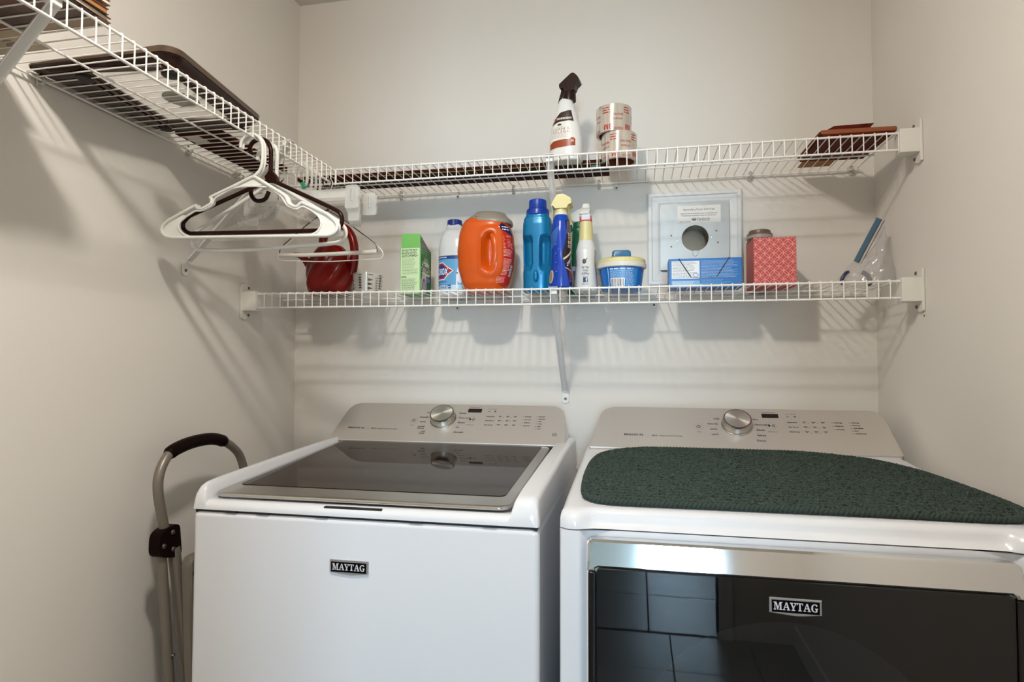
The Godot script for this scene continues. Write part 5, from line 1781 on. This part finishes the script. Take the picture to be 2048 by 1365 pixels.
	part("end_sticker", sh().box(V(0.372, -0.0004, 0.020), V(0.396, 0.0, 0.050), 0.0), mat(Color(0.45, 0.66, 0.72), 0.5), t)
	t = thing("board", "short dark brown board lying on the left wire shelf beyond the tray", "board", V(0.125, Y - 0.0060, 0.475))
	part("panel", sh().box(V(-0.078, 0, -0.165), V(0.028, 0.014, 0.150), 0.001, 1), M.darkboard, t)
	part("corner_patch", sh().box(V(-0.070, -0.0005, 0.08), V(-0.03, 0.0, 0.13), 0.0), M.paper, t)
	# brown leather trays at the right end
	t = thing("leather_tray", "low reddish-brown leather tray with streaked underside, at the right of the upper shelf", "tray", V(1.6600, Y, 0.190))
	t.rotation.y = 0.03
	part("tray_base", sh().box(V(-0.082, 0, -0.098), V(0.080, 0.007, 0.098), 0.002), M.leather, t)
	for q in [[V(-0.086, 0.004, 0.086), V(0.086, 0.0165, 0.100)], [V(-0.086, 0.004, -0.100), V(0.084, 0.014, -0.090)]]:
		part("rim", sh().box(q[0], q[1], 0.004), M.tan_wood, t)
	for q in [[V(-0.089, 0.003, -0.098), V(-0.079, 0.014, 0.098)], [V(0.075, 0.003, -0.098), V(0.085, 0.014, 0.098)]]:
		part("rim", sh().box(q[0], q[1], 0.004), M.leather, t)
	t = thing("leather_tray", "smaller folded reddish-brown tray with flared lips, on top of the larger one", "tray", V(1.655, Y + 0.0170, 0.215))
	var fl := sh().prism([Vector2(-0.062, 0.0), Vector2(0.044, 0.0), Vector2(0.048, 0.004), Vector2(0.040, 0.010), Vector2(0.050, 0.016), Vector2(0.049, 0.0175), Vector2(-0.040, 0.0165), Vector2(-0.056, 0.008)], -0.05, 0.05, 0.001)
	part("folded_tray", fl, M.leather, t, 20)
	t = thing("card", "plain tan card sticking out behind the reddish-brown tray", "card", V(1.620, Y - 0.001, 0.070))
	part("sheet", sh().box(V(-0.038, 0, -0.024), V(0.045, 0.0012, 0.030), 0.0), M.kraft, t)


func left_shelf() -> void:
	var Y := 1.7588
	# brown tray, underside showing through the wires
	var t := thing("lap_tray", "dark brown tray with flared rim and a clear pane in its base, left shelf", "tray", V(0.152, Y, 0.775))
	t.rotation.y = deg_to_rad(7.5)
	var hx := 0.129
	var hz := 0.172
	# a frame: out along the underside, up the flared wall, over the rim and back down to the edge of the opening
	var op := func(y: float): return Shape.rr(0.074, 0.124, 0.006, y, 6, 0.022, 0.036)
	var rings := [op.call(0.0), Shape.rr(hx - 0.024, hz - 0.024, 0.016, 0.0, 6), Shape.rr(hx - 0.017, hz - 0.017, 0.020, 0.003, 6), Shape.rr(hx - 0.010, hz - 0.010, 0.025, 0.012, 6), Shape.rr(hx - 0.004, hz - 0.004, 0.028, 0.022, 6), Shape.rr(hx, hz, 0.030, 0.024, 6), Shape.rr(hx + 0.001, hz + 0.001, 0.030, 0.035, 6), Shape.rr(hx - 0.003, hz - 0.003, 0.028, 0.036, 6), Shape.rr(hx - 0.010, hz - 0.010, 0.026, 0.024, 6), Shape.rr(hx - 0.022, hz - 0.022, 0.018, 0.006, 6), op.call(0.006), op.call(0.0)]
	var low := func(q): return V(q.x - 0.040 * clampf((q.z + hz) / (2 * hz), 0, 1) * smoothstep(-0.055, -0.10, q.x), q.y * (1.0 - 0.72 * smoothstep(0.05, 0.13, q.z) * (1.0 - smoothstep(0.02, 0.09, q.x))), q.z)
	part("tray_frame", sh().loft(rings, false, false).warp(low), M.tray, t, 50)
	part("rim_trim", sh().loft([Shape.rr(hx + 0.0012, hz + 0.0012, 0.030, 0.0245, 6), Shape.rr(hx + 0.0022, hz + 0.0022, 0.030, 0.0345, 6), Shape.rr(hx + 0.0010, hz + 0.0010, 0.030, 0.0362, 6)], false, false).warp(low), M.bronze, t)
	for x in [-0.064, -0.080]:
		part("under_rail", sh().box(V(x - 0.004, -0.0022, -0.13), V(x + 0.004, 0.001, 0.13), 0.001), M.tray if x < -0.07 else M.bronze, t)
	for q in [[-0.078, 0.128], [0.095, 0.130], [-0.082, -0.128], [0.09, -0.128]]:
		part("rubber_foot", sh().lathe([Vector2(0.013, -0.004), Vector2(0.016, -0.002), Vector2(0.017, 0.002)], 20, V(q[0], 0.0, q[1])), M.black, t)
	part("clear_pane", sh().box(V(-0.053, 0.001, -0.089), V(0.097, 0.0035, 0.161), 0.0), clear(Color(1, 1, 1), 0.05, 0.03), t)
	part("grey_sticker", sh().lathe([Vector2(0.034, 0), Vector2(0.034, 0.0005)], 36, V(0.048, 0.0003, 0.022), 1.0, 1.15), mat(Color(0.66, 0.66, 0.62), 0.6), t)
	var p := pic(160, 128)
	p.text("MADE", 20, 50, 40, Color(0.22, 0.21, 0.19), 120, "Droid Sans", true, false, 180)
	p.text("FOR", 40, 110, 40, Color(0.22, 0.21, 0.19), 90, "Droid Sans", true, false, 180)
	part("moulded_lettering", sh().patch(func(u, v): return V(0.060 + u * 0.024, 0.0006, 0.096 - v * 0.026), 1, 1), printed(p.im, 0.6, true), t)
	# magazines, lying flat in a stack, covers down
	var covers := []
	for k in 2:
		p = pic(512, 512, [Color(0.26, 0.13, 0.08), Color(0.70, 0.62, 0.50)][k])
		if k == 0:
			p.rect(0, 176, 512, 60, Color(0.50, 0.38, 0.28)); p.oval(230, 120, 80, 50, Color(0.62, 0.44, 0.33)); p.oval(120, 330, 60, 44, Color(0.58, 0.42, 0.32)); p.rect(300, 290, 150, 90, Color(0.36, 0.20, 0.13)); p.oval(350, 250, 90, 70, Color(0.40, 0.22, 0.14)); p.rect(0, 450, 512, 62, Color(0.62, 0.52, 0.40))
			p.rows(30, 60, 200, 2, 34, 14, Color(0.92, 0.88, 0.82), 3, 0.2); p.rows(280, 130, 180, 2, 32, 14, Color(0.85, 0.62, 0.50), 5, 0.2)
			p.rows(40, 468, 300, 1, 36, 16, Color(0.18, 0.12, 0.10), 6, 0.3)
		else:
			p.rect(0, 0, 512, 110, Color(0.42, 0.16, 0.10)); p.rows(30, 150, 380, 4, 40, 16, Color(0.22, 0.14, 0.10), 8, 0.4); p.rect(60, 330, 90, 60, Color(0.60, 0.54, 0.44)); p.oval(330, 380, 90, 70, Color(0.46, 0.28, 0.18))
		covers.append(printed(p.im, 0.3))
	for i in 5:
		var w: float = [0.272, 0.268, 0.262, 0.266, 0.250][i]
		var y: float = Y + [0.0, 0.0085, 0.0185, 0.0265, 0.0355][i]
		var th: float = [0.008, 0.0095, 0.0075, 0.0085, 0.007][i]
		t = thing("magazine", ["lowest magazine of the top left stack, brown cover facing down", "second magazine from the bottom of the top left stack", "middle magazine of the top left stack, with pale page edges", "fourth magazine from the bottom of the top left stack", "top magazine of the top left stack, with a red cover"][i], "magazine", V(0.168, y, 1.238 + [0.0, 0.004, 0.008, 0.0, 0.012][i]), "magazines at the top left")
		t.rotation.y = [0.02, -0.02, 0.03, -0.01, 0.05][i]
		part("pages", sh().box(V(-w / 2, 0.0006, -0.168), V(w / 2 - 0.002, th - 0.0006, 0.168), 0.0), M.pages if i != 1 else M.kraft, t)
		part("cover", sh().box(V(-w / 2, 0, -0.170), V(w / 2, 0.0007, 0.170), 0.0).box(V(-w / 2, th - 0.0007, -0.170), V(w / 2, th, 0.170), 0.0).box(V(-w / 2 - 0.0007, 0, -0.17), V(-w / 2, th, 0.17), 0.0), [mat(Color(0.30, 0.16, 0.10), 0.3), mat(Color(0.45, 0.32, 0.22), 0.4), mat(Color(0.75, 0.72, 0.66), 0.4), mat(Color(0.52, 0.30, 0.24), 0.35), mat(Color(0.70, 0.08, 0.08), 0.3)][i], t)
		if i == 0:
			part("cover_print", sh().patch(func(u, v): return V(-w / 2 + u * w, -0.0004, 0.168 - v * 0.168), 1, 1), covers[0], t)
			part("cover_print", sh().patch(func(u, v): return V(-w / 2 + u * w, -0.0004, 0.0 - v * 0.168), 1, 1), covers[0], t)
	t = thing("leaflet", "pale printed leaflet under the magazines at the top left", "leaflet", V(0.095, Y - 0.002, 1.13))
	part("sheet", sh().box(V(-0.088, 0, -0.110), V(0.040, 0.0008, -0.025), 0.0), M.paper, t)
	part("sheet_print", sh().patch(func(u, v): return V(-0.087 + u * 0.126, -0.0003, -0.026 - v * 0.083), 1, 1), covers[1], t)


# ---------------------------------------------------------------- the room
func room() -> void:
	var k := 0.10
	var mw: Material = M.wall
	# the back wall has a hole behind the lint trap for its duct
	var hx0 := 1.255
	var hx1 := 1.354
	var hy0 := 1.530
	var hy1 := 1.630
	struct("wall_back", sh().box(V(-k, 0, -k), V(hx0, H, 0)).box(V(hx1, 0, -k), V(W + k, H, 0)).box(V(hx0, 0, -k), V(hx1, hy0, 0)).box(V(hx0, hy1, -k), V(hx1, H, 0)).box(V(hx0 - 0.02, hy0 - 0.02, -k - 0.01), V(hx1 + 0.02, hy1 + 0.02, -k)), mw)
	struct("wall_left", sh().box(V(-k, 0, 0), V(0, H, ROOM)), mw)
	struct("wall_right", sh().box(V(W, 0, 0), V(W + k, H, ROOM)), mw)
	struct("ceiling", sh().box(V(-k, H, -k), V(W + k, H + 0.1, ROOM + k)), M.ceiling)
	var fl := struct("floor", sh().box(V(-k, -0.12, -k), V(W + k, -0.006, ROOM + k)), M.grout)
	var tile := sh().box(V(0.002, -0.006, 0.002), V(0.328, 0.0, 0.328), 0.0015, 1).done(20)
	for i in 6:
		for j in 8:
			if j * 0.33 > ROOM or i * 0.33 > W:
				continue
			var o := part("tile", tile, M.tiles[(i * 3 + j * 5) % 3], fl)
			o.position = V(-0.05 + i * 0.33, 0, j * 0.33 - 0.02)
	# front wall behind the camera, with the doorway that lets the daylight in
	var d0 := 0.79
	var d1 := 1.48
	var dh := 2.05
	struct("wall_front", sh().box(V(-k, 0, ROOM), V(d0, H, ROOM + k)).box(V(d1, 0, ROOM), V(W + k, H, ROOM + k)).box(V(d0, dh, ROOM), V(d1, H, ROOM + k)), mw)
	struct("trim_1", sh().box(V(d0 - 0.06, 0, ROOM - 0.014), V(d0, dh + 0.06, ROOM + k + 0.014), 0.003).box(V(d1, 0, ROOM - 0.014), V(d1 + 0.06, dh + 0.06, ROOM + k + 0.014), 0.003).box(V(d0, dh, ROOM - 0.014), V(d1, dh + 0.06, ROOM + k + 0.014), 0.003), M.trim)
	struct("baseboard_left", sh().box(V(0, 0, 0), V(0.012, 0.09, ROOM), 0.003), M.trim)
	struct("baseboard_back", sh().box(V(0, 0, 0), V(W, 0.09, 0.012), 0.003), M.trim)
	struct("baseboard_right", sh().box(V(W - 0.012, 0, 0), V(W, 0.09, ROOM), 0.003), M.trim)
	# the room beyond: a hall with a wide window
	var x0 := -0.6
	var x1 := 3.4
	var z0 := ROOM + k
	var z1 := 7.0
	var fh := struct("floor_hall", sh().box(V(x0, -0.12, z0 - 0.1), V(x1, -0.006, z1)), M.grout)
	var big := sh().box(V(0.003, -0.006, 0.003), V(0.442, 0.0, 0.442), 0.002, 1).done(20)
	for i in 9:
		for j in 10:
			if z0 + j * 0.445 + 0.44 < z1 + 0.1:
				part("tile", big, M.tiles[(i * 2 + j) % 3], fh).position = V(x0 + i * 0.445, 0, z0 - 0.08 + j * 0.445)
	struct("ceiling_hall", sh().box(V(x0 - k, H, z0), V(x1 + k, H + 0.1, z1 + k)), M.ceiling)
	struct("wall_hall_left", sh().box(V(x0 - k, 0, z0), V(x0, H, z1)), mw)
	struct("wall_hall_right", sh().box(V(x1, 0, z0), V(x1 + k, H, z1)), mw)
	struct("wall_hall_near", sh().box(V(x0 - k, 0, z0 - 0.02), V(-k, H, z0)).box(V(W + k, 0, z0 - 0.02), V(x1 + k, H, z0)), mw)
	var w0 := 1.195
	var w1 := 2.045
	var s0 := 0.60
	var s1 := 2.20
	struct("wall_hall_far", sh().box(V(x0 - k, 0, z1), V(w0, H, z1 + k)).box(V(w1, 0, z1), V(x1 + k, H, z1 + k)).box(V(w0, 0, z1), V(w1, s0, z1 + k)).box(V(w0, s1, z1), V(w1, H, z1 + k)), mw)
	var win := struct("window_1", sh().box(V(w0 - 0.06, s0 - 0.06, z1 - 0.015), V(w0 + 0.03, s1 + 0.06, z1 + k)).box(V(w1 - 0.03, s0 - 0.06, z1 - 0.015), V(w1 + 0.06, s1 + 0.06, z1 + k)).box(V(w0, s0 - 0.06, z1 - 0.015), V(w1, s0 + 0.03, z1 + k)).box(V(w0, s1 - 0.03, z1 - 0.015), V(w1, s1 + 0.06, z1 + k)).box(V(1.605, s0, z1 + 0.02), V(1.635, s1, z1 + 0.06)).box(V(w0, 1.38, z1 + 0.02), V(w1, 1.42, z1 + 0.06)), M.trim)
	part("window_pane", sh().box(V(w0, s0, z1 + 0.038), V(w1, s1, z1 + 0.042)), M.pane, win)
	# a table and lamp in front of the window, seen only in the dryer's chrome
	var tb := thing("side_table", "tan wooden side table in the hall behind the camera, mirrored in the dryer chrome", "table", V(1.86, 0, 6.55))
	part("table_top", sh().box(V(-0.26, 0.60, -0.22), V(0.26, 0.63, 0.22), 0.006), M.kraft, tb)
	for sx in [-1, 1]:
		for sz in [-1, 1]:
			part("leg", sh().box(V(sx * 0.22 - 0.02, 0, sz * 0.18 - 0.02), V(sx * 0.22 + 0.02, 0.60, sz * 0.18 + 0.02), 0.003), M.kraft, tb)
	var tl := thing("table_lamp", "pale shaded table lamp before the hall window, mirrored in the dryer chrome", "lamp", V(1.86, 0.63, 6.55))
	part("base", sh().lathe([Vector2(0.07, 0), Vector2(0.07, 0.02), Vector2(0.02, 0.04), Vector2(0.05, 0.14), Vector2(0.015, 0.24), Vector2(0.012, 0.34)], 24), M.plastic, tl)
	part("lamp_shade", sh().lathe([Vector2(0.17, 0.28), Vector2(0.11, 0.50)], 28), M.paper, tl)
	# small blemishes on the paint
	var sp := pic(96, 128)
	for i in 7:
		sp.line(Vector2(12 + i * 10, 40 + (i % 3) * 22), Vector2(26 + i * 10, 22 + (i % 3) * 24), 6, Color(0.45, 0.40, 0.34, 0.55))
	var sc := thing("scuff_mark", "small grey scuff on the left wall near the bottom left corner", "scuff", V(0, 0.735, 0.985))
	part("mark", sh().patch(func(u, v): return V(0.0006, 0.02 - v * 0.04, 0.012 - u * 0.024), 1, 1), printed(sp.im, 0.8, true), sc)
	var nail := thing("screw_hole", "tiny dark screw hole in the right wall under the shelf bracket", "hole", V(W, 1.322, 0.292))
	part("hole", sh().lathe([Vector2(0.0028, 0), Vector2(0.0024, 0.0005)], 10).warp(func(p): return V(-p.y - 0.0001, p.x, p.z)), mat(Color(0.35, 0.29, 0.22), 0.8), nail)


func ceiling_lamp() -> void:
	var t := thing("ceiling_lamp", "flush glass dome lamp on the laundry ceiling", "lamp", V(LAMP.x, H, LAMP.z))
	part("lamp_plate", sh().lathe([Vector2(0.075, -0.018), Vector2(0.085, -0.012), Vector2(0.085, 0.0)], 36), M.chrome_soft, t)
	var e := mat(Color(1, 0.95, 0.86), 0.4)
	e.emission_enabled = true
	e.emission = Color(1.0, 0.97, 0.93)
	e.emission_energy_multiplier = 3.0
	part("lamp_bulb", sh().ball(V(0, -0.075, 0), 0.05, 1.1, 20), e, t)
	var l := OmniLight3D.new()
	l.name = "lamp_light"
	l.position = V(0, -0.075, 0)
	l.light_color = Color(1.0, 0.968, 0.926)
	l.light_energy = LAMP_ENERGY
	l.light_size = 0.05
	l.omni_range = 12.0
	l.omni_attenuation = 2.0
	l.shadow_enabled = true
	t.add_child(l)
	var d := AreaLight3D.new()   # most of the light leaves downward, through the diffuser
	d.name = "lamp_downlight"
	d.area_size = Vector2(0.10, 0.10)
	d.position = V(0, -0.137, 0)
	d.rotation.x = -PI / 2
	d.light_color = l.light_color
	d.light_energy = LAMP_DOWN
	d.area_range = 12.0
	d.area_attenuation = 2.0
	d.shadow_enabled = true
	t.add_child(d)
